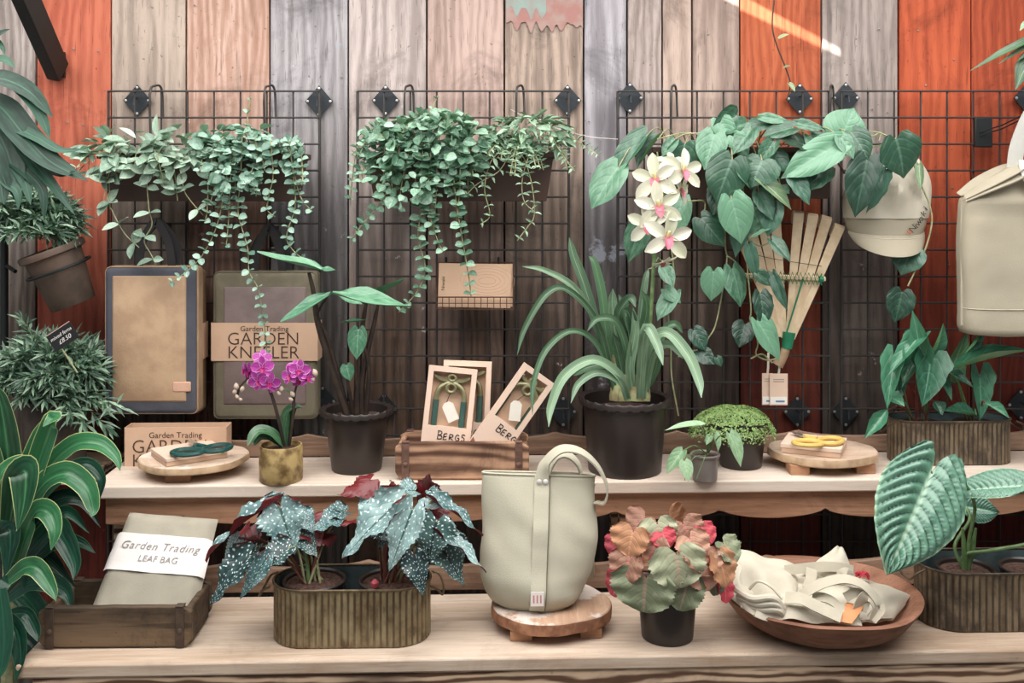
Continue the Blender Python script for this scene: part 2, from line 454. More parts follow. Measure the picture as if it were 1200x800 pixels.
grid(419, 'black wire grid panel with the small notebook basket hooked on', [(452, 118), (665, 118), (450, 479), (660, 482)])
grid(724, 'black wire grid panel behind the bamboo rake head and tall orchid', [(738, 115), (937, 116), (740, 482), (934, 482)])
grid(986, 'black wire grid panel behind the cream cap on the right', [(991, 115), (1204, 115), (991, 482), (1196, 474)])

# diagonal steel strut at top left, set in a notch of the red board
M_strut = plain('black_steel', '#151c1c', .6, 0, bump=.08)
a = V(P(14, -40, 2.6)); b = V(P(68, 84, 2.975))
dz = (b-a)
st_o = thing('steel_strut', 'black square steel strut running diagonally into the red board', 'strut', b)
u = dz.normalized(); s1 = u.cross(V((0, 1, 0))).normalized(); s2 = u.cross(s1)
h = .034
MB().loft([[p+s1*i*h*.55+s2*j*h for i, j in ((-1, -1), (1, -1), (1, 1), (-1, 1))] for p in (a, b)]).build('tube', M_strut, st_o, bevel=.003, world=True, smooth=False)
MB().box(P(66, 76, 2.992), (.05, .012, .075)).build('wall_plate', M_gap, st_o, world=True, bevel=.001)
tag(MB().tube(crom([P(x, y, 2.94) for x, y in ((598, 128), (622, 140), (646, 143), (652, 150), (690, 160), (724, 163))], 6), .0011, 5).build('thin_wire', plain('white_wire', '#d8d2cc', .6)), 'thin pale wire strung between the middle and right grid panels', 'wire')
# upright pole far left carrying the tilted pot
pole = tag(MB().tube([P(5, 262, 2.9), P(5, 262, 2.9)*1.0+V((0, 0, -1.4))], .011, 10).build('pole', M_strut), 'thin black metal pole standing at the far left edge', 'pole')
# ------------------------------------------------------------------ materials for the goods
M_card = plain('kraft_card', '#d3b094', .8, var=.06, vs=8)
M_card2 = plain('pale_kraft_card', '#e0c4b0', .8, var=.05, vs=8)
M_paper = plain('white_paper', '#eae4df', .8, var=.03)
M_ink = plain('brown_ink', '#4a362c', .8, var=0)
M_inkg = plain('grey_ink', '#8f8a88', .8, var=0)
M_inkd = plain('black_ink', '#26221f', .8, var=0)
M_white = plain('white_paint', '#ece9e4', .6, var=0)
M_greyfab = plain('slate_canvas', '#53555e', .85, var=.12, bs=400, bump=.3)
M_tan = plain('waxed_tan_canvas', '#b99b7c', .7, c2='#a5866a', vs=14, bs=250, bump=.25)
M_side = plain('brown_canvas', '#8d7156', .8, bs=300, bump=.3)
M_olive = plain('olive_canvas', '#7d7561', .8, bs=300, bump=.3)
M_mauve = plain('mauve_waxed_canvas', '#7e6d69', .7, c2='#6e5e5b', vs=12, bs=250, bump=.25)
M_strap = plain('black_webbing', '#2d2b2c', .8)
M_leatherpatch = plain('pink_leather', '#d8ac93', .6)
M_crate = wood('old_crate_wood', '#c49a7c', '#573a2c', 0, 14, 3.5, .5, .7, None, specks=.4, bump=.5, rings=9.0, rw=.22, stain=.6, lines=.6)
M_crate2 = wood('dark_crate_wood', '#75604a', '#2a221c', 0, 16, 6, .4, .7, None, specks=.35, bump=.5, stain=.75, lines=.6)
M_iron = plain('old_iron_strap', '#6e5448', .6, .35, c2='#8a675a', vs=40)
M_iron2 = plain('dark_iron_strap', '#473a31', .6, .35, c2='#5d4c40', vs=40)
M_slice = wood('slice_wood', '#c9ab92', '#a17e66', 1, 24, 4, .4, .75, None, paint=[('#dcd3cc', .5, 5)], specks=.2, bump=.3)
M_bark = plain('bark_edge', '#a87858', .85, c2='#7c523c', vs=30, bump=.5, bs=70)
M_slice2 = wood('pale_slice_wood', '#d9c2ac', '#b89c86', 0, 20, 4, .4, .75, None, paint=[('#e3d8cf', .45, 5)], specks=.25, bump=.25)
M_bark2 = plain('pale_edge', '#cdb08f', .85, c2='#a98a6b', vs=22, bump=.4, bs=70)
M_foot = wood('foot_wood', '#bb8d6c', '#8a6248', 0, 30, 4, .2, .75, None, specks=.2)
M_black = plain('black_plastic', '#332b28', .36, var=.2, vs=6, bump=.05)
M_brownpl = plain('brown_plastic', '#4a352c', .5, var=.2, vs=5, bump=.05)
M_soil = plain('bark_soil', '#5d4237', .95, c2='#2a1d18', vs=120, bump=1, bs=110)
def ribmat(name, c1, c2, c3, nr):
    t = NT(name); co = t.coord()
    u = t.n('SeparateXYZ', None, Vector=t.n('UVMap').outputs[0]).outputs[0]
    p = t.math('ABSOLUTE', t.math('COSINE', t.math('MULTIPLY', u, PI*nr)))
    g = t.step(p, .72, .97)
    col = t.mix(t.step(t.noise(co, 16, 5, .65), .35, .68), hx(c1), hx(c2))
    col = t.mix(t.math('MULTIPLY', t.step(t.noise(t.coord(scale=(1, 1, .25)), 60, 3), .45, .65), .5), col, hx(c3))
    col = t.mix(t.math('MULTIPLY', g, t.step(t.noise(co, 9, 3), .25, .6, .35, .85)), col, tuple(x*.68 for x in hx(c2)[:3])+(1,))  # shade painted into the grooves so the ribs look deeper
    return t.done(col, .55, .3, t.noise(co, 90, 2), .25, .002)
M_zinc = ribmat('rusted_zinc', '#8c7b5c', '#5c4a33', '#a89a7a', 62)
M_zincb = ribmat('brown_zinc', '#75654f', '#453a30', '#94836c', 62)
M_zincin = plain('zinc_inside', '#6a7a7b', .5, .4, c2='#43504f', vs=14)
M_canvas = plain('stone_canvas', '#b9b4a0', .85, var=.06, vs=5, bs=420, bump=.3)
M_canvas2 = plain('cream_canvas', '#aaa18d', .85, var=.06, vs=5, bs=420, bump=.3)
M_linen = plain('cream_linen', '#c8c0ae', .85, var=.06, vs=5, bs=420, bump=.3)
M_tape = plain('linen_tape', '#b9b19e', .85, var=.08, vs=20, bs=420, bump=.3)
M_bag = plain('olive_grey_canvas', '#aaa392', .85, var=.14, vs=7, bs=350, bump=.3)
M_stitch = plain('brown_thread', '#6d6253', .9, var=0)
M_rivet = plain('steel_rivet', '#dcdad4', .3, .9, var=0)
M_tanlea = plain('orange_leather', '#d08a58', .6, var=.1)
M_red = plain('red_label', '#c22b3f', .6, var=.1)

def text(name, body, size, mat, parent, M, shear=0, spacing=1.0, align='CENTER'):
    return put(name, text_mesh(body, size, mat, shear, spacing, align), parent, M)
FRONT = Matrix.Rotation(PI/2, 4, 'X')     # lettering upright, facing the lens side
def facing(p, tilt=0): return Matrix.Translation(V(p)) @ Matrix.Rotation(tilt, 4, 'Y') @ FRONT

def rbox_outline(w, h, r, n=5):
    pts = []
    for cx, cz, a0 in ((w/2-r, h/2-r, 0), (-w/2+r, h/2-r, PI/2), (-w/2+r, -h/2+r, PI), (w/2-r, -h/2+r, 1.5*PI)):
        for k in range(n+1):
            a = a0+PI/2*k/n; pts.append((cx+r*math.cos(a), cz+r*math.sin(a)))
    return pts
def pad(mb, w, h, t, r, M=None, y=0, edge=.008):        # a soft cushion slab, front at -t
    rings = []
    for yy, ins in ((0, edge), (-edge, 0), (-t+edge, 0), (-t, edge), (-t-.002, edge*2.5)):
        rings.append([(x, y+yy, z) for x, z in rbox_outline(w-2*ins, h-2*ins, max(.002, r-ins*.5))])
    return mb.loft(rings, True, True, M)

# ------------------------------------------------------------------ garden kneelers
def kneeler(name_label, px0, px1, py0, py1, d, t, side, frontm, inset, seed, patch=False, band=False, back=False, pipe=None):
    a, b = P(px0, py1, d), P(px1, py0, d)
    w, h = b.x-a.x, b.z-a.z; c = V(((a.x+b.x)/2, d+t, (a.z+b.z)/2))
    k = thing('garden_kneeler', name_label, 'kneeling pad', c, group=None)
    pad(MB(), w, h, t, .014).build('side_gusset', side, k)
    pad(MB(), w-.006, h-.006, .006, .014, None, -t+.002, .004).build('front_panel', frontm, k)
    MB().tube([(x, -t+.001, z) for x, z in rbox_outline(w-.004, h-.004, .014)], .0022, 5, closed=True).build('piping', pipe or side, k)
    if inset:
        iw, ih, dz = inset[1]*w, inset[2]*h, inset[3]*h
        pad(MB(), iw, ih, .004, .005, Matrix.Translation((inset[4]*w, 0, dz)), -t-.003, .002).build('pad', inset[0], k)
    if patch:
        p = pad(MB(), .05, .028, .002, .004, Matrix.Translation((.085, 0, -.125)), -t-.007, .001).build('leather_patch', M_leatherpatch, k)
    if band:
        bz = .0115; bh = .106
        MB().loft([[(x, y, bz+z) for x, y in ((-w/2-.003, .001), (w/2+.003, .001), (w/2+.003, -t-.011), (-w/2-.003, -t-.011))] for z in (-bh/2, bh/2)], False, False).build('card_band', M_card, k, smooth=False)
        B = k.children[-1]
        text('lettering', 'Garden Trading', .021, M_ink, B, facing(c+V((0, -t-.0118, bz+.036))))
        text('lettering', 'GARDEN', .05, M_ink, B, facing(c+V((-.003, -t-.0118, bz+.007))))
        text('lettering', 'KNEELER', .05, M_ink, B, facing(c+V((-.003, -t-.0118, bz-.031))))
    return k, w, h, t, c
kA = kneeler('slate grey garden kneeler with tan waxed pad, front one of the left pair', 123, 232, 312, 485, 2.79, .052, M_tan, M_greyfab, (M_tan, .80, .855, .012, -.015), 1, patch=True)
kA2 = kneeler('second garden kneeler with brown edge half hidden behind the slate grey one', 128, 236, 316, 484, 2.848, .052, M_side, M_greyfab, (M_tan, .8, .85, 0, 0), 2)
kB = kneeler('olive garden kneeler with mauve pad wrapped in a printed kraft card band', 250, 372, 318, 491, 2.86, .052, M_olive, M_olive, (M_mauve, .80, .80, .0, -.0), 3, band=True)
# thin card band of the rear kneeler seen at its edge
k2 = kA2[0]; w2 = kA2[1]
MB().loft([[(x, y, .0+z) for x, y in ((-w2/2-.002, .001), (w2/2+.003, .001), (w2/2+.003, -.054), (-w2/2-.002, -.054))] for z in (-.05, .05)], False, False).build('card_band', M_card, k2, smooth=False)
def strap_loop(k, x0, x1, zt, top, lean):
    kk, w, h, t, c = k
    for s, yy in ((0, -.006), (.012, -.028)):
        pts = crom([(x0+s, yy, h/2-.004), (x0+s+lean*.5, yy, h/2+top*.55), ((x0+x1)/2-.008, yy, h/2+top), ((x0+x1)/2+.008, yy, h/2+top), (x1-s-lean*.5, yy, h/2+top*.55), (x1-s, yy, h/2-.004)], 5)
        MB().ribbon(pts, .022, (0, 0, 1) if False else (0, -1, .12), 1).build('strap', M_strap, kk, solid=.0025, recalc=False)
strap_loop(kA, -.055, .06, 0, .115, .02)
strap_loop(kB, -.05, .055, 0, .115, .02)
def hook(px, py, label, h=.06, w=.024):
    p = P(px, py, 2.945)
    o = thing('strap_hook', label, 'hook', p)
    MB().box((0, 0, 0), (w, .006, h)).build('plate', M_strut, o, bevel=.002)
    MB().tube([(0, 0, h*.3), (0, -.02, h*.2), (0, -.06, h*.15), (0, -.066, h*.45)], .003, 6).build('peg', M_strut, o)
hook(196, 274, 'small black hook plate holding the slate grey kneeler straps')
hook(322, 277, 'small black hook plate holding the olive kneeler straps')

# ------------------------------------------------------------------ open card sleeve on the upper shelf
p = onU(205, 545.5); p.y = 2.765; p.x = P(205, 500, 2.735).x
s = thing('card_sleeve', 'printed kraft cardboard sleeve standing open behind the left round board', 'box', (p.x, p.y, ZU), TH)
w, dpt, h = .268, .055, .103
for nm, c, dd in (('front_panel', (0, -dpt/2, h/2), (w, .0025, h)), ('back_panel', (0, dpt/2, h/2), (w, .0025, h)), ('side_panel', (-w/2, 0, h/2), (.0025, dpt, h)), ('side_panel', (w/2, 0, h/2), (.0025, dpt, h))):
    MB().box(c, dd).build(nm, M_card, s)
M = MWORLD[s]
text('lettering', 'Garden Trading', .022, M_ink, s, M @ facing((0, -dpt/2-.002, h-.021)))
text('lettering', 'GARDEN', .05, M_ink, s, M @ facing((-.015, -dpt/2-.002, h-.052)))
text('lettering', 'KNEELER', .05, M_ink, s, M @ facing((-.015, -dpt/2-.002, h-.09)))

# ------------------------------------------------------------------ round wooden boards on feet
def board(label, x, y, zb, rx, ry, hf, th, seed, mt, mbk, rz, feet):
    o = thing('round_board', label, 'wooden board', (x, y, zb), rz)
    def wv(i, a): 
        n = noise.noise(V((math.cos(a)*1.3, math.sin(a)*1.3, seed)))*.010+noise.noise(V((math.cos(a)*4, math.sin(a)*4, seed)))*.0035
        return (n, .001*noise.noise(V((math.cos(a)*3, math.sin(a)*3, seed+5))))
    k = ry/rx
    MB().lathe([(rx-.008, 0), (rx-.001, .004), (rx, th*.5), (rx-.002, th-.002)], 48, 1, k, Matrix.Translation((0, 0, hf)), True, False, wv).build('edge', mbk, o)
    MB().lathe([(rx-.0018, th-.003), (rx-.005, th), (rx*.5, th+.0005), (.01, th)], 48, 1, k, Matrix.Translation((0, 0, hf)), False, True, wv).build('top', mt, o)
    for fx, fy, fw, fd in feet:
        MB().box((fx, fy, hf/2+.001), (fw, fd, hf+.002)).build('foot', M_foot, o, bevel=.002)
    return o
board('pale round board on block feet under the green scissors', P(227, 540, 2.675).x, 2.675, ZU, .14, .128, .024, .021, 2, M_slice2, M_bark2, .1, [(-.02, -.078, .062, .03), (-.02, .08, .062, .03)])
pR = P(963, 530, 2.745)
board('pale round board on block feet under the yellow scissors', pR.x, 2.735, ZU, .143, .118, .024, .024, 7, M_slice2, M_bark2, .0, [(-.085, -.062, .05, .05), (.09, -.05, .05, .05), (0, .08, .05, .04)])
board('rough log slice stand under the stone canvas tote', P(645, 700, 2.425).x, 2.425, ZL, .141, .137, .022, .03, 4, M_slice, M_bark, .0, [(-.07, -.07, .05, .06), (.09, -.055, .05, .06), (0, .09, .06, .05)])

# ------------------------------------------------------------------ little boxes with scissors
def flat_box(label, x, y, z, w, d, h, rz, sticker=None):
    o = thing('card_box', label, 'box', (x, y, z), rz)
    MB().box((0, 0, h/2-.001), (w, d, h-.002)).build('tray', M_card, o, bevel=.001)
    MB().box((0, 0, h-.001), (w+.003, d+.003, h*.55)).build('lid', M_card2, o, bevel=.0012)
    if sticker: MB().box((w/2-.012, -d/2-.002, h-.001), (.009, .001, .006)).build('sticker', sticker, o)
    return o
def scissors(label, x, y, z, rz, mat, s=1.0):
    o = thing('scissors', label, 'scissors', (x, y, z), rz)
    rt = .0052*s
    for sx, rot in ((-1, .25), (1, -.2)):
        ring = [V((sx*.031*s+math.cos(a)*.031*s, -.036*s+math.sin(a)*.025*s+.012*s*math.cos(a)*sx*.4, rt)) for a in [2*PI*k/28 for k in range(28)]]
        MB().tube(ring, rt, 8, closed=True).build('handle', mat, o)
        MB().tube([V((sx*.012*s, -.012*s, rt)), V((sx*.004*s, .008*s, rt)), V((-sx*.003*s, .02*s, rt))], [rt*1.05, rt, rt*.7], 8).build('shank', mat, o)
        bl = [(-sx*.009*s, .012*s), (sx*.004*s, .014*s), (-sx*.002*s+.001, .066*s), (-sx*.009*s, .05*s)]
        MB().prism(bl, rt-.001+(.001 if sx > 0 else -.0012), rt+.0012+(.001 if sx > 0 else -.0012), Matrix(((1, 0, 0, 0), (0, 0, 1, 0), (0, 1, 0, 0), (0, 0, 0, 1)))).build('blade', M_rivet, o, smooth=False)
    MB().lathe([(.004*s, 0), (.004*s, .003), (.001, .004)], 12, cap1=True, M=Matrix.Translation((0, .014*s, rt+.001))).build('rivet', M_rivet, o)
    return o
M_grn = plain('dark_green_handle', '#1d4f4b', .35, var=.1)
M_yel = plain('yellow_handle', '#dcbd6a', .45, var=.06)
zt = ZU+.046
flat_box('flat kraft box lying on the left round board', P(222, 530, 2.66).x, 2.655, zt, .155, .13, .017, .62, plain('green_sticker', '#4d9a57', .6))
scissors('dark green handled scissors lying on a flat kraft box', P(231, 526, 2.64).x, 2.648, zt+.0225, .55, M_grn, 1.2)
zt = ZU+.049
flat_box('flat kraft box lying on the right round board', P(952, 520, 2.73).x, 2.715, zt, .15, .13, .02, -.42)
scissors('yellow handled scissors lying on a flat kraft box', P(950, 512, 2.7).x, 2.71, zt+.026, .35, M_yel, 1.15)

# ------------------------------------------------------------------ old brick-mould crates
def crate(label, x, y, z, w, d, h, rz, mw, mi, seed):
    o = thing('wooden_crate', label, 'crate', (x, y, z), rz)
    t = .016
    def panel(nm, c, dd, m=mw):
        return MB().box(c, dd).build(nm, m, o, bevel=.005, bseg=3)
    def longside(nm, y):
        n = 26; pts = []
        for k in range(n+1):
            u = k/n; xx = -w/2-.004+(w+.008)*u
            e = min(u, 1-u)*n/3
            pts.append((xx, h-(.012*(1-min(1, e))**2)+.0012*noise.noise(V((u*9, seed, 0)))))
        bot = [(w/2+.004-.01, .004), (-w/2-.004+.01, .004)]
        bot = [(w/2+.004, .02), (w/2-.008, .004), (-w/2+.008, .004), (-w/2-.004, .02)]
        MB().prism(pts+bot, y-t/2, y+t/2).build(nm, mw, o, bevel=.003, bseg=2)
    longside('front_panel', -d/2+t/2); longside('back_panel', d/2-t/2)
    panel('side_panel', (-w/2+t/2, 0, h*.47), (t, d-2*t+.002, h*.86)); panel('side_panel', (w/2-t/2, 0, h*.47), (t, d-2*t+.002, h*.86))
    panel('base', (0, 0, .005), (w-.02, d-.004, .010))
    for sx in (-1, 1):
        for sy in (-1, 1):
            MB().box((sx*(w/2-.022), sy*(d/2+.0012), h*.5), (.019, .0028, h*.95)).build('iron_strap', mi, o, bevel=.001)
            MB().box((sx*(w/2-.022), sy*(d/2-.006), h+.0005), (.019, .02, .0028)).build('iron_strap', mi, o, bevel=.001)
            MB().lathe([(.007, 0), (.006, -.003), (.002, -.005)], 10, cap0=False, cap1=True, M=Matrix.Translation((sx*(w/2-.022), sy*(d/2+.002), h*.42)) @ Matrix.Rotation(-sy*PI/2*-1 if sy > 0 else -PI/2, 4, 'X')).build('rivet', mi, o)
    return o
cU = P(541.5, 560, 2.6)
crate('worn reddish-brown wooden crate on the upper shelf holding boxed shears', cU.x, 2.6+.068, ZU, .332, .136, .097, .0, M_crate, M_iron, 3)
crate('dark brown wooden crate at the left end of the lower shelf', P(134, 760, 2.29).x, 2.288+.086, ZL, .333, .172, .094, .02, M_crate2, M_iron2, 8)

# boxed shears standing in the upper crate
M_olv = plain('brass_green_metal', '#8f8a68', .4, .5, var=.2)
M_shear = plain('teal_green_handle', '#3f6058', .4, .1, var=.15)
M_shear2 = plain('dark_green_handle_metal', '#26402f', .4, .1, var=.15)
M_tag = plain('cream_tag', '#e4ddd0', .7, var=.03)
BERGS = {'B': [[(0, 0), (.08, 1)], [(.0, 1), (.45, .95), (.45, .62), (.1, .5), (.5, .4), (.5, .08), (0, 0)]],
         'E': [[(0, 0), (.05, .7)], [(.05, .7), (.45, .75)], [(0, .35), (.4, .4)], [(0, 0), (.45, .05)]],
         'R': [[(0, 0), (.05, .7)], [(.05, .7), (.42, .66), (.4, .4), (.05, .34), (.5, 0)]],
         'G': [[(.5, .6), (.25, .72), (.02, .35), (.2, .02), (.48, .1), (.5, .32), (.28, .32)]],
         'S': [[(.5, .72), (.2, .8), (.1, .55), (.42, .35), (.35, .05), (.02, .08)]]}
def handwriting(parent, M, s):
    mb = MB(); x = 0
    for ch in 'BERGS':
        for st in BERGS[ch]:
            mb.tube([((x+a)*s, -.0003, b*s) for a, b in (crom(st, 3) if len(st) > 2 else st)], .0011, 4)
        x += .72
    mb.build('lettering', M_inkd, parent, M=None) if False else None
    for i, p in enumerate(mb.v): mb.v[i] = M @ p
    return mb.build('lettering', M_inkd, parent, world=True)
def shear_box(label, c, w, h, tilt, lean, sm, with_tag=True, corner=False):
    M = Matrix.Translation(c) @ Matrix.Rotation(tilt, 4, 'Y') @ Matrix.Rotation(-lean, 4, 'X')
    o = thing('shears_box', label, 'box', M=M)
    dp = .026; b = .0135; lo = h*.42
    mb = MB()
    for cx, cz, sw, sh in ((0, lo/2, w, lo), (-w/2+b/2, (lo+h-b)/2, b, h-b-lo), (w/2-b/2, (lo+h-b)/2, b, h-b-lo), (0, h-b/2, w, b)):
        mb.box((cx, -dp/2, cz), (sw, dp, sh))
    mb.build('frame', M_card2, o, smooth=False)
    MB().box((0, -.002, h/2), (w-.002, .004, h-.002)).build('back_card', M_card, o)
    fw = MB(); iw = w-2*b
    # shears: two handles, spring ring, pivot
    q = (h-lo)/.152
    for sx in (-1, 1):
        MB().tube(crom([(sx*.036, -.016, lo+.04*q), (sx*.036, -.016, lo+.075*q), (sx*.030, -.016, lo+.096*q), (sx*.014, -.016, lo+.108*q), (sx*.004, -.016, lo+.112*q)], 5), .0066, 8).build('shear_arm', M_olv, o)
        MB().tube([(sx*.036, -.016, lo-.004), (sx*.036, -.016, lo+.066*q)], .0078, 8).build('shear_grip', sm, o)
        MB().tube(crom([(sx*.006, -.016, lo+.116*q), (sx*.028, -.016, lo+.118*q), (sx*(w/2-b-.003), -.016, lo+.128*q)], 4), [.0055]*8+[.0035], 6).build('blade', M_olv, o)
    MB().tube([(.0115*math.cos(a), -.02, lo+.098*q+.0115*math.sin(a)) for a in [2*PI*k/16 for k in range(16)]], .0048, 7, closed=True).build('spring_ring', M_olv, o)
    MB().tube([(.0095*math.cos(a), -.018, lo+.124*q+.008*math.sin(a)) for a in [2*PI*k/14 for k in range(14)]], .0042, 7, closed=True).build('spring_ring', M_olv, o)
    if with_tag:
        T = Matrix.Translation((.004, -.0225, lo+.038)) @ Matrix.Rotation(-.5, 4, 'Y')
        MB().prism([(-.015, -.025), (.015, -.025), (.015, .018), (.007, .026), (-.007, .026), (-.015, .018)], -.0006, .0006, T).build('paper_tag', M_tag, o, smooth=False)
        MB().tube([(-.008, -.022, lo+.062), (0, -.026, lo+.088*q)], .0008, 4).build('string', M_inkd, o)
    handwriting(o, M @ Matrix.Translation((-.022 if not corner else -.01, -dp-.0006, lo*.70 if not corner else lo*.72)), .021)
    if corner:
        MB().prism([(-w/2-.0004, -.0004), (-w/2+.055, -.0004), (-w/2-.0004, .034)], -dp-.0008, -dp).build('corner_label', plain('brown_label', '#96674a', .7), o, smooth=False)
        text('lettering', '95', .014, M_inkd, o, M @ facing((-w/2+.014, -dp-.0012, .010)))
    for k in range(4):
        MB().box((0.02, -dp-.0003, lo*.30-k*.0045), (.026, .0004, .0008)).build('print_line', M_inkg, o) if corner else None
    return o
zb = ZU+.012
shear_box('upright kraft box of teal handled shears, front one in the crate', V((P(519, 520, 2.66).x, 2.665, zb)), .127, .262, .10, .14, M_shear)
shear_box('upright kraft box mostly hidden behind the front shears box', V((P(543, 520, 2.69).x, 2.7, zb)), .127, .272, .04, .12, M_shear, False)
shear_box('kraft box of dark green shears tilted sideways in the crate', V((P(563, 526, 2.64).x, 2.640, ZU+.05)), .095, .262, .62, .1, M_shear2, True, True)

# ------------------------------------------------------------------ small wire basket with notebook
bx = P(557, 340, 2.9)
bk = thing('wire_basket', 'small copper-brown wire basket hooked on the middle grid panel', 'basket', (bx.x, 2.885, P(0, 361, 2.88).z))
M_cop = plain('copper_wire', '#6d4f41', .5, .6, bump=.05)
w, d, h = .214, .07, .125
def rect(z, y0, y1, x=w/2): return [(-x, y0, z), (x, y0, z), (x, y1, z), (-x, y1, z)]
mb = MB()
for z in (0, .017, .034): mb.tube(rect(z, -d/2, d/2), .0013 if z not in (.034,) else .002, 5, closed=True)
mb.build('rim_wire', M_cop, bk)
mb = MB()
for k in range(13):
    x = -w/2+w*k/12
    mb.tube([(x, -d/2, .034), (x, -d/2, 0), (x, d/2, 0), (x, d/2, h if k in (0, 12) else .034)], .0011, 4)
mb.tube([(-w/2, d/2, h), (w/2, d/2, h)], .002, 5); mb.tube([(-w/2, -d/2, .034), (-w/2, d/2, h)], .0013, 5); mb.tube([(w/2, -d/2, .034), (w/2, d/2, h)], .0013, 5)
for z in (.06, .09): mb.tube([(-w/2, d/2, z), (w/2, d/2, z)], .0011, 4)
mb.build('mesh_wire', M_cop, bk)
for x in (-.085, .065): MB().tube([(x, d/2, h), (x, d/2+.022, h+.012), (x, d/2+.03, h-.006)], .0035, 6).build('hook', M_strut, bk)
def notebook(label, x, y, rz, w_, h_):
    M = Matrix.Translation((x, y, MWORLD[bk].translation.z+.003)) @ Matrix.Rotation(-.12, 4, 'X') @ Matrix.Rotation(rz, 4, 'Y')
    o = thing('notebook', label, 'notebook', M=M)
    MB().box((0, -.006, h_/2), (w_-.003, .008, h_-.004)).build('pages', M_paper, o)
    MB().box((0, -.011, h_/2), (w_, .0015, h_)).build('cover', M_card, o); MB().box((0, -.001, h_/2), (w_, .0015, h_)).build('cover', M_card, o)
    return o, M
o, M = notebook('kraft covered notebook standing at the front of the wire basket', bx.x-.002, 2.872, .02, .203, .122)
text('lettering', 'Niwaki', .014, M_inkd, o, M @ Matrix.Translation((-.088, -.0122, .065)) @ Matrix.Rotation(-PI/2, 4, 'Y') @ FRONT)
mb = MB()
for k in range(5):
    mb.tube([(.035+(.02+.011*k)*math.cos(a)*(1.2+.2*noise.noise(V((a, k, 2)))), -.0119, .075+(.01+.008*k)*math.sin(a)) for a in [2*PI*j/24 for j in range(24)]], .0004, 3, closed=True)
mb.build('line_drawing', plain('faint_ink', '#b8957b', .8, var=0), o)
notebook('second kraft notebook just showing behind the first in the wire basket', bx.x+.003, 2.888, .0, .205, .12)

# ------------------------------------------------------------------ bamboo rake head
M_bam = plain('bamboo', '#e0caaa', .55, c2='#cbb08e', vs=20)
M_bam2 = plain('bamboo_dark', '#a3886c', .6, c2='#8a7058', vs=20)
M_gtie = plain('green_cord', '#23805a', .6)
dR = 2.86
base = P(922, 400, dR)
rk = thing('rake_head', 'bamboo rake head with fanned tines bound by green cord, hung on grid', 'rake', base)
tips = [(862, 262), (876, 254), (892, 250), (908, 247), (936, 250), (953, 253), (969, 256), (984, 266)]
tb = [(914, 394), (916, 394), (918, 395), (920, 395), (923, 395), (925, 396), (927, 396), (929, 397)]
for (tx, ty), (bx_, by_) in zip(tips, tb):
    a = P(bx_, by_, dR); b = P(tx, ty, dR-.02)
    u = (b-a).normalized()
    pts = [a, a.lerp(b, .35), a.lerp(b, .7), b, b+u*.006+V((0, .008, 0)), b+u*.006+V((0, .02, 0)), b-u*.02+V((0, .03, 0)), b-u*.03+V((0, .031, 0))]
    MB().ribbon(pts, [.011, .018, .025, .029, .029, .028, .024, .018], [(0, -1, 0)]*3+[V((0, -1, 0))+u*.4, V((0, -.4, 0))+u, V((0, .3, 0))+u, V((0, 1, 0)), V((0, 1, 0))], 1).build('tine', M_bam, rk, solid=.003, world=True, recalc=False)
a, b = P(852, 322, dR-.012), P(967, 327, dR-.012)
cb = MB().tube([a, b], .0075, 6).build('cross_bar', M_bam, rk, world=True)
mb = MB(); n = 22
for ph in (0, PI):
    mb.tube([a.lerp(b, .03+.92*k/n)+V((0, -.011-.003*math.cos(k*PI/1), .016*math.cos(k*PI/1.0+ph))) for k in range(n+1)], .0019, 5)
mb.tube([a.lerp(b, .93)+V((0, -.009, 0)), a.lerp(b, .97)+V((0, -.009, 0))], .009, 8)
mb.build('green_cord', M_gtie, rk, world=True)
MB().tube([P(941, 327, dR-.02), P(921, 392, dR-.012)], .0025, 5).build('green_cord', M_gtie, rk, world=True)
for (q0, q1) in (((888, 299), (905, 303)), ((905, 303), (963, 312))):
    MB().tube([P(*q0, dR-.0195), P(*q1, dR-.0195)], .0008, 4).build('wire_tie', M_inkd, rk, world=True)
MB().tube([P(924.5, 389, dR), P(922, 408, dR)], [.0185, .0145], 12).build('green_binding', M_gtie, rk, world=True)
MB().tube([P(922, 406, dR), P(918, 416, dR), P(911, 428, dR)], [.012, .014, .017], 10).build('tied_end', M_bam2, rk, world=True)
# price labels under the rake
tg = P(909, 456, 2.85)
tl = thing('swing_tag', 'pair of kraft swing tags hanging on strings below the rake head', 'tag', tg)
for dx, w_, yy in ((-.022, .03, .004), (.008, .05, -.001)):
    t_ = MB().box((dx, yy, 0), (w_, .001, .088)).build('tag_card', M_card2, tl)
    MB().box((dx, yy-.001, -.031), (w_*.9, .0008, .02)).build('price_sticker', M_white, t_)
    MB().box((dx+.004, yy-.0016, -.033), (w_*.5, .0006, .005)).build('print_line', plain('blue_print', '#7088a8', .7), t_)
    for k in range(2): MB().box((dx, yy-.001, .028-k*.006), (w_*.6, .0006, .0016)).build('print_line', M_inkg, t_)
    MB().ribbon([(dx, yy, .04), (dx+.002, yy, .06), (dx+.005, yy+.01, .1)], .006, (0, -1, 0), 1).build('string', M_linen, tl, solid=.001, recalc=False)

